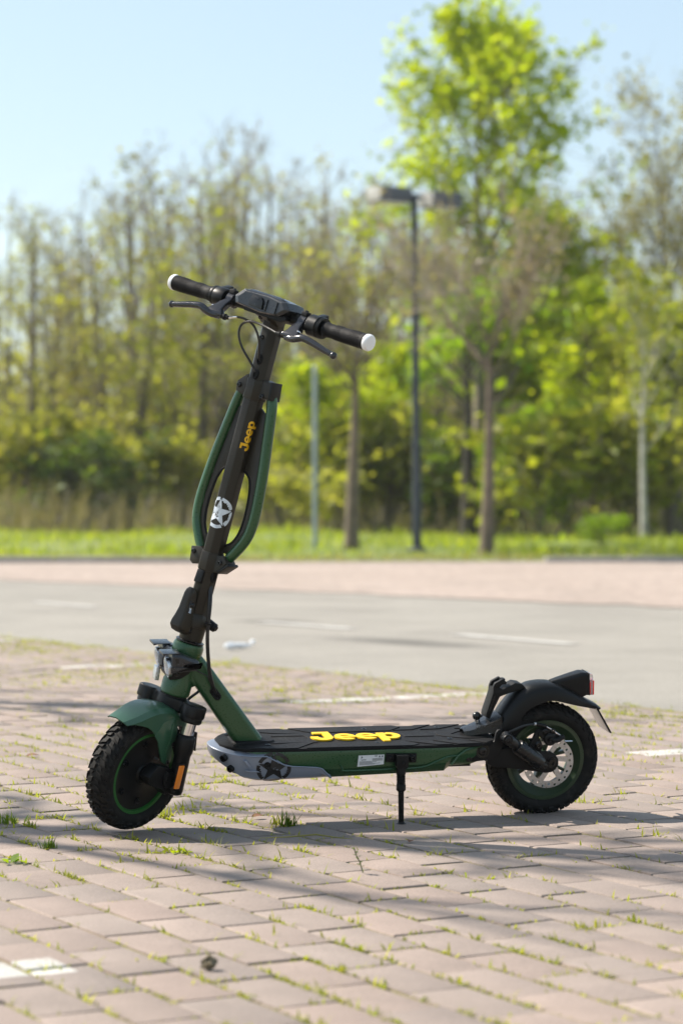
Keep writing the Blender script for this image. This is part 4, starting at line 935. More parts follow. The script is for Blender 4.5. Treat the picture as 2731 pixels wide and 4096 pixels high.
b = MB(); b.lathe(H0 - HD * .0115, HD, [(0, .030), (.004, .030)], 32); b.done('headset_ring', M['matte'], head)
def grommet(c, ax, u, r, l, parent):
    ax = Vector(ax).normalized(); u = Vector(u).normalized(); v = ax.cross(u); b = MB(); c = Vector(c)
    def ov(rr, h): return [tuple(c + ax * h + u * ((l if math.cos(2 * math.pi * k / 20) > 0 else -l) + rr * math.cos(2 * math.pi * k / 20)) + v * rr * math.sin(2 * math.pi * k / 20)) for k in range(20)]
    b.grid([ov(r, -.002), ov(r, .002), ov(r * .85, .0035), ov(r * .5, .0035), ov(r * .42, .001)]); return b.done('cable_grommet', M['mat'], parent)
grommet(D0 + dd * .080 + dv * -.0255, (0, -1, 0), dd, .0085, .0075, dt)

# ---- lower fork: crown, legs, fender, wheel (steered)
b = MB(FF); yv = .066
plan = [(.000, -.094), (.020, -.088), (.026, -.070), (.022, -.050), (.014, -.042), (.020, -.030), (.030, -.014), (.032, 0)]
P = plan + [(x, -y) for x, y in plan[::-1][1:]]; Q = [(-x * .9, y) for x, y in P[::-1]]
b.prism(P + Q[1:-1], -.040, -.011, 'z'); crown = b.done('fork_crown', M['black'], S, bevel=.005, seg=3)
for sy in (-1, 1):
    b = MB(FF); b.lathe((0, sy * yv, -.0515), (0, 0, 1), [(0, .0225), (.004, .0252), (.034, .0252), (.0385, .0225), (.0395, .016), (.0385, .0155), (.0385, .012), (.0395, .0115), (.0395, .004)], 28); b.done('clamp_boss', M['black'], crown)
    b = MB(FF); b.lathe((-.002, sy * yv, -.105), (0, 0, 1), [(0, .0145), (.058, .0145)], 24); stc = b.done('fork_tube', M['chrome'], S)
    b = MB(FF)
    L0, L1 = Vector((-.002, sy * yv, -.082)), Vector((-.014, sy * (yv + .004), -.216)); ld = (L1 - L0).normalized()
    b.lathe(L0, ld, [(0, .017), (.002, .0200), (.005, .0215), (.036, .0215), (.042, .0195), (.046, .0185), (.126, .0180), (.133, .0165), (.136, .012)], 26); leg = b.done('fork_leg', M['black'], S)
    b = MB(FF); b.lathe(L0, ld, [(-.003, .0150), (.0005, .0178), (.003, .0178)], 22); b.done('dust_seal', M['mat'], leg)
    # block that carries the axle
    b = MB(FF); b.prism([(.0825, -.184), (.062, -.155), (.016, -.160), (-.012, -.178), (-.016, -.214), (.010, -.222), (.034, -.2065), (.062, -.2035), (.076, -.196)], sy * .038, sy * .068); blk = b.done('axle_block', M['black'], S, bevel=.005, seg=2)
    b = MB(FF); b.prism([(.034, -.166), (.010, -.168), (-.004, -.185), (.004, -.204), (.028, -.203), (.038, -.184)], sy * .067, sy * .074); b.done('block_cover', M['black'], blk, bevel=.003)
    hexbolt(FF, (.0275, sy * .072, -.182), (0, sy, 0), .0055, .003, blk)
    # orange reflector on the outer side of the leg
    b = MB(FF); ys = sy * .0885
    b.box((.0165 - .005, sy * .0905, -.171), (.0165, .005, .054), Matrix.Rotation(R_(4.5), 3, 'Y')); b.done('side_reflector', M['orange'], leg, bevel=.0022)
    b = MB(FF); b.box((.0165 - .006, sy * .0875, -.171), (.020, .005, .059), Matrix.Rotation(R_(4.5), 3, 'Y')); b.done('reflector_base', M['black'], leg, bevel=.002)
WC = Vector((.0495, 0, -.1885)); WR = .1335
# fender: a curved shell with side wings reaching down to the axle blocks
b = MB(FF); rings = []
def fpt(a, r): return WC.x + r * math.cos(R_(a)), WC.z + r * math.sin(R_(a))
NF = 15
for i in range(NF):
    t = i / (NF - 1); a = 45 + 91 * t
    r = .1530 + .004 * math.sin(math.pi * t) + (.010 * (1 - t / .12) if t < .12 else 0)
    wd = .0435 - .012 * max(0, (.3 - t) / .3) ** 1.5 - .006 * max(0, (t - .8) / .2)
    drop = float(np.interp(a, [44, 54, 66, 76, 86, 96, 104, 112, 136], [.008, .015, .036, .058, .078, .074, .045, .022, .012]))
    x, z = fpt(a, r); xi, zi = fpt(a, r - .010); xs, zs = fpt(a, r - drop)
    rings.append([(xs, -wd, zs), (xi, -wd, zi), (x - 0, -wd * .72, z - .0015), (*fpt(a, r + .003)[:1], 0, fpt(a, r + .003)[1]), (x, wd * .72, z - .0015), (xi, wd, zi), (xs, wd, zs)])
b.grid(rings, closed=False, cap=False); fen = b.done('front_fender', M['green_matte'], S, solid=.0028, ang=26)
for sy in (-1, 1):
    b = MB(FF); b.prism([(.075, -.0955), (.058, -.109), (.0455, -.128), (.0285, -.1525), (.004, -.1625), (-.002, -.150), (.008, -.112), (.001, -.096), (.012, -.058), (.030, -.050), (.060, -.064)], sy * .0405, sy * .0445); wing = b.done('fender_wing', M['green_matte'], fen, bevel=.0012)
    b = MB(FF); b.prism([(.030, -.064), (.024, -.063), (.017, -.098), (.020, -.128), (.012, -.156), (.016, -.156), (.026, -.128), (.022, -.098)], sy * .044, sy * .0462); b.done('pressed_edge', M['green_matte'], wing, bevel=.0008)
    hexbolt(FF, (.0075, sy * .0450, -.1105), (0, sy, 0), .0052, .003, fen, 'gloss'); hexbolt(FF, (.010, sy * .0450, -.1530), (0, sy, 0), .0056, .003, fen, 'gloss')
b = MB(FF); b.grid([[(-.078 - .006 * k, y, -.110 - .045 * k), (-.081 - .006 * k, y, -.110 - .045 * k)][::1] for k in (0, 1) for y in ()] or [[(-.0790, -.030, -.085), (-.0790, .030, -.085), (-.082, .030, -.085), (-.082, -.030, -.085)], [(-.107, -.018, -.132), (-.107, .018, -.132), (-.110, .018, -.132), (-.110, -.018, -.132)]]); b.done('mud_flap', M['matte'], fen)

def tyre_profile(): return [(s, r) for s, r in ((-.0245, .0935), (-.0305, .1005), (-.0322, .1085), (-.0305, .1170), (-.0245, .1245), (-.0140, .1288), (0, .1300), (.0140, .1288), (.0245, .1245), (.0305, .1170), (.0322, .1085), (.0305, .1005), (.0245, .0935))]
def tyre(T, c, ax, parent, seed, up=None):
    """Round casing plus staggered knobs, each knob a wedge with its own top."""
    rnd = random.Random(seed); c = Vector(c); ax = Vector(ax).normalized(); u = ax.orthogonal().normalized(); v = ax.cross(u)
    pr = tyre_profile(); b = MB(T)
    def P(phi, s, r): return tuple(c + ax * s + (u * math.cos(phi) + v * math.sin(phi)) * r)
    n = 64; b.grid([[P(2 * math.pi * j / n, s, r) for j in range(n)] for s, r in pr], cap=False)
    # inner wall so the casing is closed
    b.grid([[P(2 * math.pi * j / n, s, r) for j in range(n)] for s, r in ((.0245, .0935), (0, .0925), (-.0245, .0935))], cap=False)
    # arc coordinate w in [-1,1] across the tread -> side offset and radius
    sl = [p[0] for p in pr[2:11]]; rl = [p[1] for p in pr[2:11]]; arc_ = [0]
    for i in range(1, len(sl)): arc_.append(arc_[-1] + math.hypot(sl[i] - sl[i - 1], rl[i] - rl[i - 1]))
    tot = arc_[-1]; arc_ = [a / tot * 2 - 1 for a in arc_]
    def surf(w, h):
        s = np.interp(w, arc_, sl); r = np.interp(w, arc_, rl); k = (abs(w) ** 1.5) * (1 if w > 0 else -1); nl = math.hypot(k * .9, 1)
        return s + h * k * .9 / nl, r + h / nl
    NPt = 27; knobs = []
    base = [[(.06, -.02), (.42, .18), (.55, .62), (.30, .50), (.10, .38)], [(.50, -.26), (.78, -.10), (.86, .34), (.62, .20)], [(.80, .12), (1.0, .22), (1.02, .66), (.86, .62)], [(.10, .52), (.34, .66), (.40, .88), (.16, .80)], [(.60, .42), (.80, .54), (.78, .72), (.62, .64)]]
    for k in range(NPt):
        for side in (-1, 1):
            for q in base:
                knobs.append([(side * w * .93, (k + (.5 if side > 0 else 0) + t + rnd.uniform(-.02, .02)) * 2 * math.pi / NPt) for w, t in q])
    for kn in knobs:
        h = .0042 + rnd.uniform(-.0004, .0004); cw = sum(p[0] for p in kn) / len(kn); cp = sum(p[1] for p in kn) / len(kn)
        bot = [b.v(P(ph, *surf(w, -.0008))) for w, ph in kn]; top = [b.v(P(cp + (ph - cp) * .82, *surf(cw + (w - cw) * .84, h))) for w, ph in kn]; m = len(kn)
        for j in range(m): b.f([bot[j], bot[(j + 1) % m], top[(j + 1) % m], top[j]])
        b.f(top)
    return b.done('tyre', M['tyre'], parent, ang=30)

# front wheel with its hub motor
fwh = MB(FF); fwh.lathe(WC - Vector((0, .024, 0)), (0, 1, 0), [(0, .0935), (.004, .0955), (.012, .092), (.036, .092), (.044, .0955), (.048, .0935), (.048, .0865), (.040, .084), (.008, .084), (0, .0865)], 56, closed=True); fw_o = fwh.done('front_wheel', M['green_rim'], S)
tyre(FF, WC, (0, 1, 0), fw_o, 2)
for sy in (-1, 1):
    b = MB(FF); b.lathe(WC, (0, sy, 0), [(.004, .0855), (.0185, .0848), (.0175, .076), (.0155, .060), (.020, .040), (.023, .024), (.027, .0215), (.0285, .012), (.040, .011)], 48); hub = b.done('hub_cover', M['black'], fw_o)
    b = MB(FF); b.lathe(WC, (0, sy, 0), [(.026, .0155), (.036, .015), (.041, .0125)], 18); b.done('axle_nut', M['matte'], fw_o)
    for k in range(6):
        a = R_(k * 60 + 18); bx = Vector((WC.x + .066 * math.cos(a), sy * .0165, WC.z + .066 * math.sin(a)))
        b = MB(FF); b.lathe(bx, (0, sy, 0), [(0, .0085), (.002, .0080), (.002, .0055), (.0055, .0050), (.0055, .0025), (.003, .0022)], 12); b.done('hub_bolt', M['gloss'], fw_o)
b = MB(FF); b.lathe(WC + Vector((.045 * math.cos(2.2), .0165, .045 * math.sin(2.2))), (0, 1, 0), [(0, .003), (.010, .0026), (.014, .002)], 10); b.done('valve', M['steel'], fw_o)

# ---- stem: eight-sided column, clamps, side guards
OCT = .0222
def octo(h, r): return [(r / math.cos(math.pi / 8) * math.cos(math.pi / 8 + k * math.pi / 4), r / math.cos(math.pi / 8) * math.sin(math.pi / 8 + k * math.pi / 4), h) for k in range(8)]
b = MB(FS); b.grid([octo(.075, OCT), octo(.742, OCT)]); stem = b.done('stem', M['stem'], S, bevel=.0022, seg=2, bang=20, ang=60)
b = MB(FF); b.lathe((0, 0, .109), (0, 0, 1), [(0, .0245), (.003, .0262), (.046, .0270), (.060, .0262), (.078, .0240), (.085, .022)], 28); jn = b.done('folding_joint', M['stem'], S)
b = MB(FF); b.grid([[(p[0] + .004, p[1], z) for p in octo(z, r)] for z, r in ((.150, .0285), (.157, .0292), (.172, .0275), (.180, .0235))]); b.done('joint_cap', M['stem'], jn, bevel=.0015)
b = MB(FF); b.cyl((-.012, .018, .166), (-.016, .044, .160), .0115, .0100, 16); b.cyl((-.016, .044, .160), (-.0165, .048, .159), .0085, .006, 12); b.done('hinge_pin', M['black'], jn)
PER = OCT * 2 * math.tan(math.pi / 8)                          # width of one face
def perim(t, off):
    """Distance t round the column from the middle of its front-left face -> point across the stem."""
    k = math.floor(t / PER + .5); loc = t - k * PER; a = math.pi / 4 + k * math.pi / 4
    n = (math.cos(a), math.sin(a)); tg = (-math.sin(a), math.cos(a)); r = OCT + off
    return n[0] * r + tg[0] * loc, n[1] * r + tg[1] * loc
def wrapmesh(shapes, sx, t0, u0, rot, m, name, dep=.0005):
    b = MB(FS)
    for sp in shapes:
        me = flat_shape(sp, dep); bm2 = bmesh.new(); bm2.from_mesh(me)
        for k in range(-4, 5):
            tt = (k + .5) * PER
            for co, no in (((tt,), None),):
                # plane across the word or star where a face of the column ends
                if rot: pc, pn = (0, (t0 - tt) / sx, 0), (0, 1, 0)
                else: pc, pn = ((tt - t0) / sx, 0, 0), (1, 0, 0)
                bmesh.ops.bisect_plane(bm2, geom=bm2.verts[:] + bm2.edges[:] + bm2.faces[:], plane_co=pc, plane_no=pn)
        bm2.to_mesh(me); bm2.free()
        def fn(p):
            if rot: t, u = t0 - p[1] * sx, u0 + p[0] * sx
            else: t, u = t0 + p[0] * sx, u0 + p[1] * sx
            x, y = perim(t, .0004 + p[2]); return (x, y, u)
        b.curved(me, fn); bpy.data.meshes.remove(me)
    return b.done(name, m, stem, ang=50)
wrapmesh(word_shapes(), .0215, .0158, .449, True, M['yellow_print'], 'lettering')
st_ = star_shapes(1, 8); wrapmesh([[st_[0]]] + [[s] for s in st_[1:6]], .0345, -.0160, .305, False, M['print_white'], 'star_emblem')
def clamp(u0, u1, ears, name):
    b = MB(FS); b.grid([octo(u0, OCT + .0022), octo(u1, OCT + .0022)]); c = b.done(name, M['stem'], S, bevel=.001, bang=20, ang=50)
    for poly in ears:
        b = MB(FS); b.prism([(y, z) for y, z in poly], -.020, .012, 'x'); b.done('clamp_ear', M['stem'], c, bevel=.0015)
    return c
TU = lambda t: (t - .105)                                      # steering-axis height -> height on the stem
cu = clamp(TU(.668), TU(.712), [[(.018, TU(.717)), (.046, TU(.714)), (.050, TU(.680)), (.018, TU(.672))], [(-.018, TU(.722)), (-.028, TU(.716)), (-.048, TU(.698)), (-.046, TU(.676)), (-.018, TU(.670))]], 'upper_clamp')
cd = clamp(TU(.279), TU(.320), [[(.018, TU(.317)), (.040, TU(.322)), (.054, TU(.309)), (.034, TU(.286)), (.018, TU(.275))], [(-.018, TU(.320)), (-.030, TU(.324)), (-.055, TU(.318)), (-.050, TU(.286)), (-.040, TU(.281)), (-.018, TU(.290))]], 'lower_clamp')
for cl_, pts in ((cu, ((.030, .681), (-.040, .690))), (cd, ((.036, .305), (-.045, .309)))):
    for y, t in pts: hexbolt(FS, (.012, y, TU(t)), (1, 0, 0), .0058, .0042, cl_, 'gloss')
b = MB(FS); b.box((-.004, .0495, TU(.697)), (.034, .006, .040), Matrix.Rotation(R_(6), 3, 'X')); b.done('clamp_plate', M['black'], cu, bevel=.001)
b = MB(FS); b.box((-.004, .0475, TU(.295)), (.034, .006, .036), Matrix.Rotation(R_(-46), 3, 'X')); b.done('clamp_plate', M['black'], cd, bevel=.001)
GT = [(.0400, .690), (.0470, .668), (.0530, .640), (.0620, .585), (.0735, .510), (.0805, .440), (.0800, .400), (.0740, .372), (.0600, .345), (.0420, .319)]
for sy in (1, -1):
    b = MB(FS); pts = smoothpath([(-.008, sy * y, TU(t)) for y, t in GT], 5); b.tube(pts, .0120, 16); tb = b.done('side_guard', M['green'], S)
    # dark panel between the guard and the column, its opening edged with a light strip
    pan = [(.020, .655), (.045, .640), (.055, .585), (.066, .510), (.073, .440), (.072, .402), (.066, .380), (.052, .352), (.034, .325), (.022, .325), (.020, .340), (.038, .352), (.050, .374), (.0555, .405), (.0545, .440), (.0500, .475), (.0400, .500), (.020, .512)]
    b = MB(FS); b.prism([(sy * y, TU(t)) for y, t in pan], -.011, -.005, 'x'); pn_ = b.done('guard_panel', M['stem'], tb, bevel=.001)
    edge = [(.020, .340), (.038, .352), (.050, .374), (.0555, .405), (.0545, .440), (.0500, .475), (.0400, .500), (.022, .512)]
    b = MB(FS); b.tube(smoothpath([(-.006, sy * y, TU(t)) for y, t in edge], 4), .0030, 8); b.done('light_strip', M['mat'], tb)
    for t in (.60, .50, .42): 
        y = np.interp(-t, [-q[1] for q in GT], [q[0] for q in GT]); b = MB(FS); b.tube([(-.008, sy * (y - .0095), TU(t) - .016), (-.008, sy * (y - .0105), TU(t)), (-.008, sy * (y - .0095), TU(t) + .016)], .0035, 8); b.done('weld_tab', M['green'], tb)
# folding latch at the front of the joint
b = MB(FF); lr = []
for t, f0, f1, hs in ((.131, .028, .046, .0135), (.136, .026, .060, .0160), (.146, .0265, .0675, .0170), (.156, .0275, .0670, .0165), (.170, .0280, .0625, .0148), (.186, .0285, .0595, .0128), (.205, .0300, .0585, .0120), (.220, .0340, .0572, .0118), (.229, .0380, .0548, .0105), (.2345, .0425, .0505, .0075)):
    c_ = .004; lr.append([(f0, -hs + c_, t), (f0 + c_, -hs, t), (f1 - c_, -hs, t), (f1, -hs + c_, t), (f1, hs - c_, t), (f1 - c_, hs, t), (f0 + c_, hs, t), (f0, hs - c_, t)])
b.grid(lr); lat = b.done('folding_latch', M['stem'], S, bevel=.0012, ang=50)
b = MB(FF); b.prism([(.0420, .207), (.0540, .207), (.0555, .178), (.0435, .176)], .0125, .0152); b.done('latch_slot', M['gloss'], lat, bevel=.0008)
b = MB(FF); b.sph((.0475, .0150, .1985), .0062, 12); b.done('latch_pin', M['gloss'], lat)
b = MB(FF); b.tube([(.0492 + .0030 * math.cos(t * .8), .0152 + .0022 * math.sin(t * .8), .192 - .013 * t / 47) for t in range(48)], .0008, 5); b.done('spring', M['chrome'], lat)
b = MB(FF); b.box((.052, .0145, .1445), (.017, .004, .015)); b.done('latch_key', M['black'], lat, bevel=.002)
hexbolt(FF, (.0285, .0145, .139), (0, 1, 0), .0055, .003, lat, 'gloss')
b = MB(FF); b.box((.0315, 0, .262), (.010, .020, .030), Matrix.Rotation(R_(-4), 3, 'Y')); b.done('stem_hook', M['black'], S, bevel=.003)
# grommets and cables
sg = [(OCT + .0002, .006, TU(.757)), (OCT + .0002, .006, TU(.724))]
for g in sg: grommet0 = MB(FS); grommet0.grid([[(g[0] + h, g[1] + r * math.cos(2 * math.pi * k / 16), g[2] + (r + .004) * math.sin(2 * math.pi * k / 16)) for k in range(16)] for h, r in ((-.002, .0078), (.002, .0078), (.003, .006), (.003, .004), (.001, .003))]); grommet0.done('cable_grommet', M['mat'], stem)
b = MB(FS); g = (0.004, OCT + .0002, TU(.305) - .035)
b.grid([[(g[0] + r * math.cos(2 * math.pi * k / 16), g[1] + h, g[2] + (r + .006) * math.sin(2 * math.pi * k / 16)) for k in range(16)] for h, r in ((-.002, .0085), (.002, .0085), (.003, .0065), (.003, .004), (.001, .003))]); b.done('cable_grommet', M['mat'], stem)
b = MB(); b.tube(smoothpath([(.1545, -.024, .548), (.1495, -.040, .510), (.1468, -.045, .4638), (.1470, -.045, .4296), (.1505, -.045, .3888), (.1550, -.044, .3565), (.1635, -.039, .328), (.1755, -.026, .3085)], 6), .0027, 8); b.done('brake_cable', M['cable'], S)
b = MB(); b.tube(smoothpath([(.1585, -.022, .550), (.1545, -.040, .510), (.1495, -.047, .4638), (.1495, -.048, .4296), (.1530, -.048, .3888), (.1585, -.046, .3565), (.1680, -.040, .326), (.1780, -.026, .3055)], 6), .0027, 8); b.done('power_cable', M['cable'], S)
b = MB(); b.box((.1482, -.0465, .4700), (.0125, .0095, .0035), Matrix.Rotation(.15, 3, 'Y')); b.box((.1425, -.050, .4690), (.004, .003, .007)); b.done('cable_tie', M['black'], S)
b = MB(); b.tube(smoothpath([(.1216, -.034, .3660), (.1391, -.034, .3575), (.1530, -.036, .3500), (.158, -.034, .338)], 5), .0015, 6); b.done('lamp_cable', M['cable'], S)
b = MB(); b.tube(smoothpath([(.146, 0, .312), (.1397, 0, .3052), (.1207, 0, .2904), (.0979, .004, .2626), (.080, .01, .240)], 5), .0032, 8); b.done('motor_cable', M['cable'], S)

# ---- twin headlamp on the head tube
hl = MB(); hl.prism([(.0690, .366), (.119, .3715), (.110, .358), (.0925, .3475), (.0668, .345), (.063, .356)], -.046, .046); br = hl.done('lamp_bracket', M['black'], S, bevel=.002)
for k in (-1, 1): hexbolt(None, (.083, k * .046, .356), (0, k, 0), .0055, .003, br, 'gloss')
b = MB(); b.prism([(.056, .392), (.074, .4075), (.095, .4035), (.090, .372), (.058, .372)], -.028, .028); gr = b.done('lamp_bridge', M['lamp'], S, bevel=.003)
for k in range(4): b = MB(); b.prism([(.0535, .3905 - k * .0055), (.0735, .4095 - k * .0055), (.0735, .4070 - k * .0055), (.0535, .3880 - k * .0055)], -.024, .024); b.done('grille_bar', M['black'], gr, bevel=.0006)
for k in (-1, 1):
    yc = k * .053; y0, y1 = yc - .026, yc + .026
    rg_ = []
    for x, zt, zb, hw in ((.0640, .4095, .3690, .0280), (.0660, .4105, .3650, .0290), (.0829, .4085, .3675, .0285), (.1040, .3995, .3715, .0240), (.1262, .3905, .3735, .0150), (.1290, .3860, .3770, .0120)):
        ch = .006; rg_.append([(x, yc - hw, zb + ch), (x, yc - hw, zt - ch), (x, yc - hw + ch, zt), (x, yc + hw - ch, zt), (x, yc + hw, zt - ch), (x, yc + hw, zb + ch), (x, yc + hw - ch, zb), (x, yc - hw + ch, zb)])
    b = MB(); b.grid(rg_); lampo = b.done('headlamp', M['lamp'], S, bevel=.001, ang=25)
    b = MB(); b.prism([(.0560, .4095), (.0830, .4095), (.0830, .4112), (.0440, .4112), (.0440, .4070), (.0455, .4070)], yc - .024, yc + .024); b.done('lamp_visor', M['lamp'], lampo, bevel=.0006)
    for q in (-1, 1):
        b = MB(); b.prism([(.0615, .3830), (.1262, .3790), (.1290, .3860), (.1180, .3740), (.0605, .3685)], yc + q * .027, yc + q * .0312); b.done('side_blade', M['lamp'], lampo, bevel=.001)
        b = MB(); b.prism([(.0715, .4010), (.0785, .4005), (.0785, .3900), (.0715, .3900)], yc + q * .0275, yc + q * .0292); b.done('vent', M['gloss'], lampo)
    b = MB(); b.lathe((.0620, yc, .3770), Vector((-1, 0, -.16)), [(-.002, .0215), (.0045, .0212), (.0075, .0165), (.0085, .006)], 28); b.done('lens', M['clear'], lampo)
    b = MB(); b.lathe((.0625, yc, .3770), Vector((-1, 0, -.16)), [(.0, .004), (.0015, .0150), (.0055, .0225), (.0040, .0228), (-.002, .0222)], 28); b.done('reflector', M['reflector'], lampo)
b = MB(); b.box((.0555, .046, .3420), (.010, .030, .030), Matrix.Rotation(.12, 3, 'Y')); b.done('front_reflector', M['reflector'], S, bevel=.002)

# ---- handlebar
BF = .068; BT = .8595
b = MB(FF); b.cyl((BF, -.283, BT), (BF, .283, BT), .0112, n=20); bar = b.done('handlebar', M['matte'], S)
b = MB(FF); b.prism([(.034, .838), (.034, .858), (.052, .876), (.082, .876), (.088, .864), (.084, .848), (.066, .842), (.052, .832)], -.026, .026); cl2 = b.done('bar_clamp', M['stem'], S, bevel=.003)
for y in (-.012, .012): hexbolt(FF, (.074, y, .8425), (.6, 0, -.8), .0052, .003, cl2, 'gloss')
b = MB(FS); b.grid([octo(.720, OCT + .001), octo(.745, OCT + .0015), octo(.752, OCT - .004)]); b.done('stem_head', M['stem'], S, bevel=.001)
hexbolt(FS, (OCT, -.004, TU(.805)), (1, 0, 0), .0055, .004, stem, 'gloss')
for sy in (-1, 1):
    b = MB(FF); g0, g1 = .164, .280
    b.lathe((BF, 0, BT), (0, sy, 0), [(g0 - .003, .0120), (g0, .0165), (g0 + .006, .0172), (g0 + .010, .0158), (.19, .0155), (.235, .0162), (.268, .0166), (.272, .0174), (g1, .0174), (g1 + .001, .012)], 28); grip = b.done('grip', M['mat'], S)
    for k in range(11):                                        # rows of small raised scales
        for j in range(16):
            if (k < 5 and j % 16 in (3, 4)) or k in (5,): continue
    b = MB(FF)
    for k in range(15):
        y = .196 + k * .0048
        for j in range(18):
            a = 2 * math.pi * (j + .5 * (k % 2)) / 18
            if .214 < y < .236 and math.cos(a - 1.0) > .35: continue
            r = float(np.interp(y, [.19, .235, .268], [.0155, .0162, .0166])); ca, sa = math.cos(a), math.sin(a)
            c = (BF + ca * (r + .0006), sy * y, BT + sa * (r + .0006)); tn = (-sa, ca)
            q = [b.v((c[0] + tn[0] * .0021 * p, c[1] + .0026 * o_, c[2] + tn[1] * .0021 * p)) for p, o_ in ((1, 0), (.5, .9), (-.5, .9), (-1, 0), (-.5, -.9), (.5, -.9))]
            tp = b.v((c[0] + ca * .0007, c[1], c[2] + sa * .0007))
            for i in range(6): b.f([q[i], q[(i + 1) % 6], tp])
    sc_ = b.done('grip_scales', M['mat'], grip); kind(sc_, 'stuff')
    b = MB(FF); b.lathe((BF, 0, BT), (0, sy, 0), [(.2785, .0176), (.2815, .0182), (.286, .0180), (.2895, .0160), (.2905, .008)], 30); b.done('bar_end_cap', M['white'], grip)
    # round switch or throttle body inboard of the grip
    b = MB(FF); b.lathe((BF, 0, BT), (0, sy, 0), [(.120, .013), (.121, .0205), (.125, .0235 if sy > 0 else .0220), (.148, .0235 if sy > 0 else .0220), (.151, .0210), (.154, .0240 if sy > 0 else .0220), (.160, .0225 if sy > 0 else .0210), (.1605, .0135)], 30); sw_ = b.done('throttle' if sy > 0 else 'switch_housing', M['black'], S)
    b = MB(FF); b.box((BF - .010, sy * .139, BT + .020), (.026, .018, .012), Matrix.Rotation(R_(20), 3, 'Y')); b.done('thumb_paddle', M['black'], sw_, bevel=.003)
    b = MB(FF); b.lathe((BF, 0, BT), (0, sy, 0), [(.096, .0125), (.097, .0165), (.114, .0165), (.115, .0125)], 24); pc = b.done('lever_clamp', M['lever'], S)
    b = MB(FF); b.box((BF + .004, sy * .1055, BT + .0185), (.014, .016, .010)); b.done('clamp_lug', M['matte'], pc, bevel=.002); hexbolt(FF, (BF + .004, sy * .1055, BT + .0235), (0, 0, 1), .004, .003, pc, 'gloss')
    # perch and lever blade; cable leaves inboard
    path = [(BF + .012, .106, .852), (BF + .026, .112, .840), (BF + .036, .118, .830)]
    b = MB(FF); b.grid([[(x + dx * wx, sy * (y + dy * wy), z + dx * .3 * wx) for dx, dy in ((-1, -1), (1, -1), (1, 1), (-1, 1))] for x, y, z, wx, wy in ((BF + .008, .1055, .858, .009, .009), (BF + .022, .108, .845, .009, .011), (BF + .034, .112, .832, .008, .017), (BF + .040, .110, .825, .007, .024), (BF + .043, .108, .819, .004, .022))]); pr_ = b.done('lever_perch', M['lever'], S, bevel=.003, seg=3)
    hexbolt(FF, (BF + .034, sy * .1245, .836), (-.35, 0, .94), .0055, .003, pr_, 'chrome', 'pivot_bolt')
    lv = smoothpath([(BF + .038, sy * .098, .820), (BF + .042, sy * .118, .8195), (BF + .046, sy * .134, .8235), (BF + .047, sy * .150, .828), (BF + .046, sy * .175, .825), (BF + .044, sy * .205, .8185), (BF + .041, sy * .236, .8125)], 6)
    rr = [(.0078 + .0014 * math.sin(i / len(lv) * 3.1)) * (1 - .28 * i / len(lv)) for i in range(len(lv))]
    b = MB(FF); b.tube(lv, rr, 12); bl = b.done('brake_lever', M['lever'], S)
    e = lv[-1]; b = MB(FF); b.sph(tuple(e), .0078, 14); b.done('lever_ball', M['lever'], bl)
    b = MB(FF); b.lathe((BF + .039, sy * .090, .8205), (0, -sy, .05), [(0, .0058), (.006, .0058), (.007, .0072), (.012, .0072), (.013, .0050), (.020, .0045), (.021, .0030)], 14); b.done('cable_adjuster', M['matte'], pr_)
b = MB(FF); b.tube(smoothpath([(BF + .039, -.071, .8215), (.103, -.052, .8285), (.097, -.030, .8290), (.088, -.010, .820), (.076, .004, .795), (.064, .0068, .760), (.055, .006, .754)], 7), .0026, 8); b.done('brake_cable', M['cable'], S)
b = MB(FF); b.tube([(BF + .039, -.069, .8215), (BF + .037, -.058, .826), (.1035, -.050, .8285)], .0024, 8); b.done('lever_ferrule', M['chrome'], S)
b = MB(FF); b.tube(smoothpath([(BF + .039, .071, .8215), (.103, .040, .8262), (.100, .010, .8290), (.099, -.016, .8280), (.097, -.037, .8160), (.094, -.040, .7950), (.084, -.030, .770), (.070, -.008, .745), (.058, .006, .727)], 7), .0026, 8); b.done('brake_cable', M['cable'], S)
# display housing on the bar
b = MB(FF)
dp = [(-.060, .858), (-.066, .873), (-.045, .8925), (.028, .8945), (.078, .889), (.092, .874), (.068, .856), (.014, .852)]
def dring(f_, k, dz): 
    cx_ = sum(p[0] for p in dp) / 8; cz_ = sum(p[1] for p in dp) / 8
    return [(f_, cx_ - .011 + (y - cx_) * k, cz_ + (z - cz_) * k + dz) for y, z in dp]
b.grid([dring(.1035, .84, -.001), dring(.0985, 1.0, 0), dring(.066, 1.03, .001), dring(.040, 1.0, .0)]); dsp = b.done('display', M['lamp'], S, bevel=.0006, seg=1, ang=12)
b = MB(FF); b.grid([[(.0960, -.046, .8922), (.0960, .058, .8915), (.046, .058, .8890), (.046, -.046, .8895)], [(.0900, -.040, .8965), (.0900, .050, .8955), (.050, .050, .8925), (.050, -.040, .8930)]]); b.done('screen', M['blue_black'], dsp, bevel=.001)
b = MB(FF); b.prism([(-.028, .861), (-.030, .874), (-.020, .886), (.004, .884), (.010, .877), (.012, .859)], .0985, .1078, 'x'); b.done('port_cover', M['gloss'], dsp, bevel=.0012)
b = MB(FF); b.prism([(-.012, .8785), (-.012, .8815), (-.001, .8815), (-.001, .8785)], .1070, .1095, 'x'); b.done('cover_tab', M['lever'], dsp, bevel=.0006)
b = MB(FF); b.prism([(-.052, .8545), (-.046, .8475), (.060, .8455), (.074, .8525), (.070, .8600), (-.050, .8620)], .046, .0935, 'x'); b.done('display_base', M['matte'], dsp, bevel=.002)
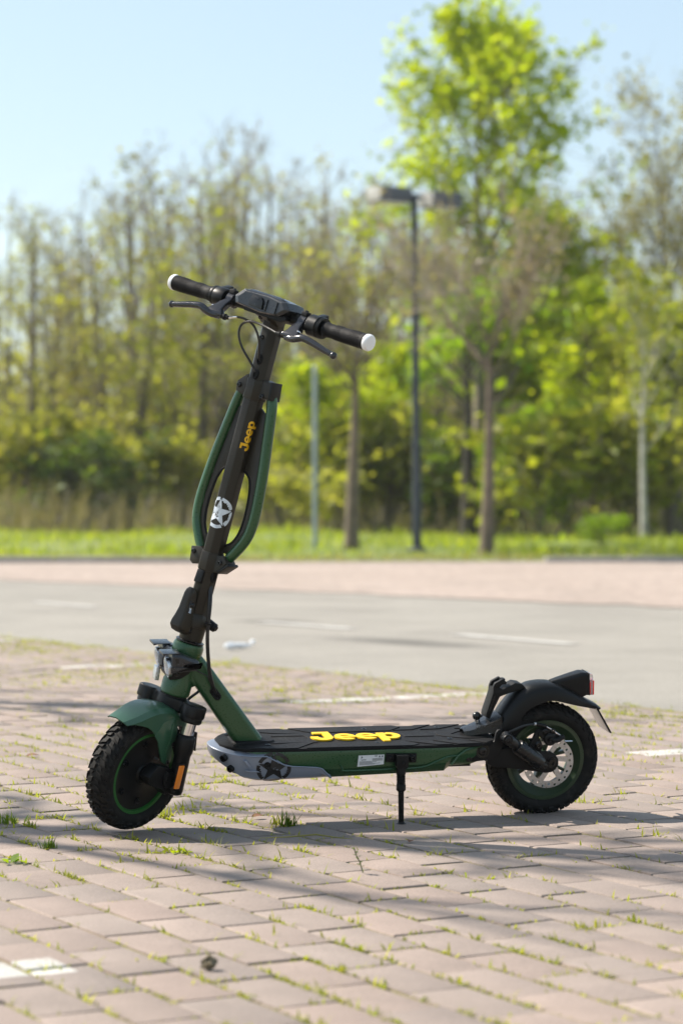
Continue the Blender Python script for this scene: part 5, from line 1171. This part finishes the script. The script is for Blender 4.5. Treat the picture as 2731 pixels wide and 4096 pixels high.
for y0_, y1_ in ((.0165, .021), (.046, .0485)):
    b = MB(FF); b.prism([(y0_, .858), (y0_, .884), (y1_, .884), (y1_, .858)], .0985, .1055, 'x'); b.done('housing_rib', M['gloss'], dsp, bevel=.0006)
b = MB(FF); b.prism([(-.0635, .869), (-.0560, .886), (-.0490, .884), (-.0560, .866)], .050, .092, 'x'); b.done('housing_end', M['matte'], dsp, bevel=.001)
b = MB(FF); b.box((.060, .083, .8665), (.034, .020, .020)); b.done('side_button', M['black'], dsp, bevel=.003)

# ---- rear: wheel, disc, swing arms, shock, fender
RC = Vector((.9595, 0, .1338))
b = MB(); b.lathe(RC - Vector((0, .027, 0)), (0, 1, 0), [(0, .0940), (.005, .0960), (.013, .088), (.041, .088), (.049, .0960), (.054, .0940), (.054, .0855), (.047, .0795), (.042, .0720), (.038, .0665), (.016, .0665), (.012, .0720), (.007, .0795), (0, .0855)], 64, closed=True); rwh = b.done('rear_wheel', M['olive_rim'], S)
tyre(None, RC, (0, 1, 0), rwh, 6)
b = MB(); b.lathe(RC - Vector((0, .030, 0)), (0, 1, 0), [(0, .014), (.004, .021), (.018, .019), (.042, .019), (.056, .021), (.060, .014)], 28); b.done('hub', M['olive_rim'], rwh)
for k in range(6):
    a = R_(60 * k + 22)
    b = MB()
    for da in (-.16, .16):
        p0 = Vector((RC.x + .018 * math.cos(a), 0, RC.z + .018 * math.sin(a))); p1 = Vector((RC.x + .0685 * math.cos(a + da), 0, RC.z + .0685 * math.sin(a + da)))
        d_ = (p1 - p0).normalized(); n_ = Vector((-d_.z, 0, d_.x))
        b.grid([[tuple(p0 + n_ * .0045 + Vector((0, y, 0))) for y in (-.010, .010)] + [tuple(p0 - n_ * .0045 + Vector((0, y, 0))) for y in (.010, -.010)], [tuple(p1 + n_ * .0032 + Vector((0, y, 0))) for y in (-.008, .008)] + [tuple(p1 - n_ * .0032 + Vector((0, y, 0))) for y in (.008, -.008)]])
    b.done('spoke', M['olive_rim'], rwh, bevel=.001)
# brake disc: ring with two rows of through holes, six carriers
b = MB(); yd = -.046; n = 120; ro, ri = .0605, .0445
HO = [(R_(15 * k + 4), .0560 if k % 2 else .0515, .0031) for k in range(24)]
cu_sp = [arc(0, 0, ro, ro, 0, 360, 90)[:-1], arc(0, 0, ri, ri, 0, 360, 60)[:-1]] + [[(r * math.cos(a) + h * math.cos(q * math.pi / 5), r * math.sin(a) + h * math.sin(q * math.pi / 5)) for q in range(10)] for a, r, h in HO]
me = flat_shape(cu_sp, .0022); b.curved(me, lambda p: (RC.x + p[0], yd + p[2], RC.z + p[1])); bpy.data.meshes.remove(me); disc = b.done('brake_disc', M['steel'], rwh)
for k in range(6):
    a = R_(60 * k + 8); a2 = a + .45; b = MB()
    p0, p1 = Vector((math.cos(a2) * .016, 0, math.sin(a2) * .016)), Vector((math.cos(a) * .0455, 0, math.sin(a) * .0455)); d_ = (p1 - p0).normalized(); n_ = Vector((-d_.z, 0, d_.x))
    b.prism([tuple((RC + p + n_ * w)[i] for i in (0, 2)) for p, w in ((p0, .005), (p1, .0065), (p1, -.0065), (p0, -.005))], yd - .0008, yd + .0008); b.done('disc_carrier', M['steel'], disc)
SW = [(.8044, .1669), (.8535, .176), (.9100, .1655), (.9350, .1640), (.9560, .1640), (.9690, .1570), (.9770, .1450), (.9778, .1330), (.9720, .1215), (.9610, .1145), (.9480, .1135), (.8916, .1224), (.8182, .1325), (.8044, .1395)]
for sy in (-1, 1):
    b = MB(); b.prism(SW, sy * .0550, sy * .0640); sa_ = b.done('swing_arm', M['matte'], S, bevel=.002)
    b = MB(); b.lathe((.9595, sy * .064, .1385), (0, sy, 0), [(0, .0125), (.003, .0120), (.003, .0085), (.009, .0085), (.009, .005), (.005, .0045)], 6 if 0 else 20); b.done('axle_nut', M['gloss'], sa_)
    PA = [(.7492, .1581), (.7600, .1660), (.7882, .1775), (.8060, .1860), (.8167, .1953), (.8190, .2130), (.8235, .2200), (.8300, .2215), (.8373, .2120), (.8370, .1800), (.8280, .1640), (.8138, .1510), (.7658, .1470), (.7523, .1502)]
    b = MB(); b.prism(PA, sy * .0640, sy * .0720); pv = b.done('pivot_plate', M['matte'], S, bevel=.0018)
    b = MB(); b.lathe((.7895, sy * .072, .1713), (0, sy, 0), [(0, .0160), (.0018, .0155), (.0018, .0125), (.0005, .0120)], 28); b.done('pivot_washer', M['steel' if 0 else 'stem'], pv)
    hexbolt(None, (.7895, sy * .0722, .1713), (0, sy, 0), .0095, .004, pv, 'gloss', 'pivot_bolt'); hexbolt(None, (.7575, sy * .072, .1545), (0, sy, 0), .0068, .003, pv, 'gloss')
    # shock absorber
    s0, s1 = Vector((.8340, sy * .0835, .2095)), Vector((.9330, sy * .0800, .1370)); d_ = (s1 - s0).normalized(); ln = (s1 - s0).length
    b = MB(); b.lathe(s0, d_, [(-.004, .008), (0, .0125), (.004, .0135), (.030, .0135), (.034, .0115), (.040, .0115), (.042, .0168), (.046, .0178), (.112, .0178), (.116, .0160), (.117, .010), (ln - .006, .009)], 28); sh = b.done('shock_absorber', M['gloss'], S)
    b = MB(); b.cyl(s0 + Vector((.006, sy * -.012, -.006)), s0 + Vector((.006, sy * .014, -.006)), .0115, n=18); b.done('shock_eye', M['black'], sh, bevel=.0015); b = MB(); b.cyl(s1 + Vector((0, sy * -.018, 0)), s1 + Vector((0, sy * .010, 0)), .0128, n=18); b.done('shock_eye', M['black'], sh, bevel=.0015)
    hexbolt(None, s0 + Vector((.006, sy * .014, -.006)), (0, sy, 0), .0065, .003, sh, 'gloss'); hexbolt(None, s1 + Vector((0, sy * .010, 0)), (0, sy, 0), .0075, .003, sh, 'gloss')
b = MB(); b.box((.818, 0, .155), (.028, .12, .028)); b.done('swing_arm_bridge', M['matte'], S, bevel=.004)
# calliper
cal = MB(); cal.prism([(.926, .212), (.946, .218), (.964, .214), (.972, .200), (.985, .2005), (.986, .194), (.968, .189), (.958, .183), (.944, .184), (.936, .194), (.926, .200)], -.062, -.040); ca = cal.done('brake_caliper', M['matte'], S, bevel=.003)
b = MB(); b.lathe((.9535, -.062, .1925), (0, -1, 0), [(0, .0150), (.004, .0145), (.006, .0105), (.006, .006), (.012, .0055), (.012, .003)], 22); b.done('adjuster_dial', M['black'], ca)
b = MB(); b.tube(smoothpath([(.955, -.070, .193), (.968, -.071, .192), (.978, -.070, .197), (.985, -.069, .200)], 4), [.006] * 12 + [.005], 10); b.done('brake_arm', M['black'], ca)
for x, z in ((.9405, .2110), (.9595, .2120)): hexbolt(None, (x, -.062, z), (0, -1, 0), .0060, .004, ca, 'gloss')
b = MB(); b.prism([(.905, .176), (.914, .194), (.922, .214), (.930, .214), (.929, .198), (.940, .176), (.936, .160), (.912, .160)], -.058, -.050); mt = b.done('caliper_mount', M['matte'], S, bevel=.0015)
hexbolt(None, (.928, -.058, .179), (0, -1, 0), .0085, .005, mt, 'gloss')
b = MB(); b.tube(smoothpath([(.853, -.052, .206), (.868, -.058, .2160), (.890, -.060, .2255), (.915, -.060, .2290)], 6), .0030, 8); b.done('brake_cable', M['cable'], S)
b = MB(); b.cyl((.914, -.060, .2291), (.9185, -.060, .2288), .0042, n=12); b.done('cable_ferrule', M['steel'], S); b = MB(); b.cyl((.9185, -.060, .2288), (.944, -.060, .2225), .0048, .0042, 12); b.done('cable_boot', M['black'], S); b = MB(); b.tube([(.944, -.060, .2225), (.958, -.063, .2150), (.976, -.068, .203)], .0012, 6); b.done('cable_wire', M['chrome'], S)
b = MB(); b.cyl((.992, -.058, .1862), (1.010, -.058, .1858), .0018, n=8); b.done('adjuster_rod', M['chrome'], ca)
# rear fender
FO = [(.8330, .2100), (.8415, .2320), (.8588, .2632), (.8818, .2890), (.9080, .3069), (.9295, .3130), (.9540, .3146), (.9789, .3112), (1.0127, .2975), (1.0413, .2815), (1.0785, .2625), (1.0890, .2555)]
FQ = [(.8230, .2030), (.8612, .2126), (.8863, .2225), (.8935, .2400), (.9020, .2520), (.9190, .2640), (.9445, .2735), (.9661, .2770), (.9950, .2710), (1.0230, .2640), (1.0600, .2560), (1.0840, .2510)]
FWd = [.037, .0390, .0400, .0400, .0400, .040, .040, .040, .039, .037, .033, .030]
b = MB(); rings = []
for (x, z), (xq, zq), wd_ in zip(FO, FQ, FWd):
    mx_, mz_ = x + (xq - x) * .38, z + (zq - z) * .38
    rings.append([(xq, -wd_, zq), (mx_, -wd_, mz_), (x + (xq - x) * .12, -wd_ * .84, z + (zq - z) * .12), (x, -wd_ * .5, z), (x, 0, z + .001), (x, wd_ * .5, z), (x + (xq - x) * .12, wd_ * .84, z + (zq - z) * .12), (mx_, wd_, mz_), (xq, wd_, zq)])
def densify(R, k=3):
    cols = [smoothpath([r[j] for r in R], k) for j in range(len(R[0]))]; return [[tuple(c[i]) for c in cols] for i in range(len(cols[0]))]
b.grid(densify(rings), closed=False, cap=False); rf = b.done('rear_fender', M['black'], S, solid=.003, ang=50)
b = MB(); b.grid(densify([[(x, -w_, z - h), (x, -w_ * .9, z), (x, 0, z + .002), (x, w_ * .9, z), (x, w_, z - h)] for x, w_, z, h in ((.7640, .014, .2010, .005), (.772, .021, .2035, .008), (.7834, .023, .2065, .010), (.806, .026, .2150, .014), (.828, .034, .2260, .022), (.846, .040, .2400, .030))]), closed=False, cap=False); ft = b.done('fender_foot', M['gloss'], rf, solid=.004, ang=50)
hexbolt(None, (.779, -.010, .2062), (0, 0, 1), .006, .002, ft, 'gloss')
b = MB(); b.sph((.797, .004, .2350), .0100, 16); b.done('fender_knob', M['gloss'], rf); b = MB(); b.cyl((.800, .004, .220), (.797, .004, .232), .0060, n=12); b.done('knob_stem', M['chrome'], rf)
HK = [(.8114, .2370), (.8125, .2460), (.8259, .2923), (.8266, .3054), (.8301, .3158), (.8484, .3253), (.8591, .3178), (.8572, .3126), (.8480, .3089), (.8460, .3040), (.8497, .3005), (.8787, .3161), (.8951, .3135), (.9051, .3040), (.8986, .3010), (.8640, .2915), (.8435, .2840), (.8325, .2600), (.8215, .2320)]
b = MB(); b.prism([p for p in HK if p[1] < .3055 or p[0] > .87], -.0185, .0185); hk = b.done('folding_hook', M['matte'], S, bevel=.0022)
for y in (-.0125, .0125): b = MB(); b.prism([(.8259, .2990), (.8266, .3070), (.8301, .3158), (.8484, .3253), (.8591, .3178), (.8572, .3126), (.8480, .3120), (.8420, .3060), (.8440, .2990)], y - .0045, y + .0045); b.done('hook_jaw', M['matte'], hk, bevel=.0018)
b = MB(); b.box((.8525, 0, .3200), (.010, .016, .008)); b.done('jaw_bridge', M['matte'], hk, bevel=.001)
for y in (-.0185, .0185): b = MB(); b.prism([(.8185, .252), (.8210, .2515), (.8320, .2860), (.8295, .2868)], y - .0006, y + .0006); b.done('hook_groove', M['gloss'], hk)
# tail lamp housing, lamp and number-plate flap
b = MB(); b.grid([[(x, -w_, zb), (x, -w_ * .95, zt - .006), (x, -w_ * .7, zt), (x, w_ * .7, zt), (x, w_ * .95, zt - .006), (x, w_, zb)] for x, w_, zt, zb in ((.9700, .013, .3165, .3060), (.9900, .017, .3225, .2960), (1.0180, .020, .3305, .2860), (1.0420, .022, .3370, .2790), (1.0545, .0225, .3358, .2845))]); tl = b.done('tail_lamp_housing', M['black'], rf, bevel=.002, ang=40)
b = MB(); b.prism([(1.0520, .2850), (1.0548, .3362), (1.0580, .3358), (1.0625, .2835)], -.0220, .0220); b.done('lamp_seat', M['matte'], tl, bevel=.001)
b = MB(); b.prism([(1.0572, .3350), (1.0655, .3338), (1.0682, .3270), (1.0700, .2840), (1.0618, .2838)], -.0210, .0210); tlamp = b.done('tail_lamp', M['clear'], S, bevel=.0025)
b = MB(); b.prism([(1.0668, .3180), (1.0712, .3178), (1.0728, .2845), (1.0685, .2845)], -.0200, .0200); b.done('red_lens', M['red'], tlamp, bevel=.001)
b = MB(); b.prism([(1.0600, .3140), (1.0622, .3140), (1.0632, .2870), (1.0612, .2870)], -.0216, .0216); b.done('lamp_strip', M['red'], tlamp)
b = MB(); b.grid([[(1.0720, -.036, .2600), (1.0720, .036, .2600), (1.0750, .036, .2615), (1.0750, -.036, .2615)], [(1.1131, -.036, .1955), (1.1131, .036, .1955), (1.1160, .036, .1968), (1.1160, -.036, .1968)]]); b.done('plate_flap', M['matte'], rf, bevel=.0008)
b = MB(); b.grid([[(1.0745, -.033, .2552), (1.0745, .033, .2552), (1.0733, .033, .2545), (1.0733, -.033, .2545)], [(1.1112, -.033, .1972), (1.1112, .033, .1972), (1.1100, .033, .1965), (1.1100, -.033, .1965)]]); b.done('plate_backing', M['steel'], rf)
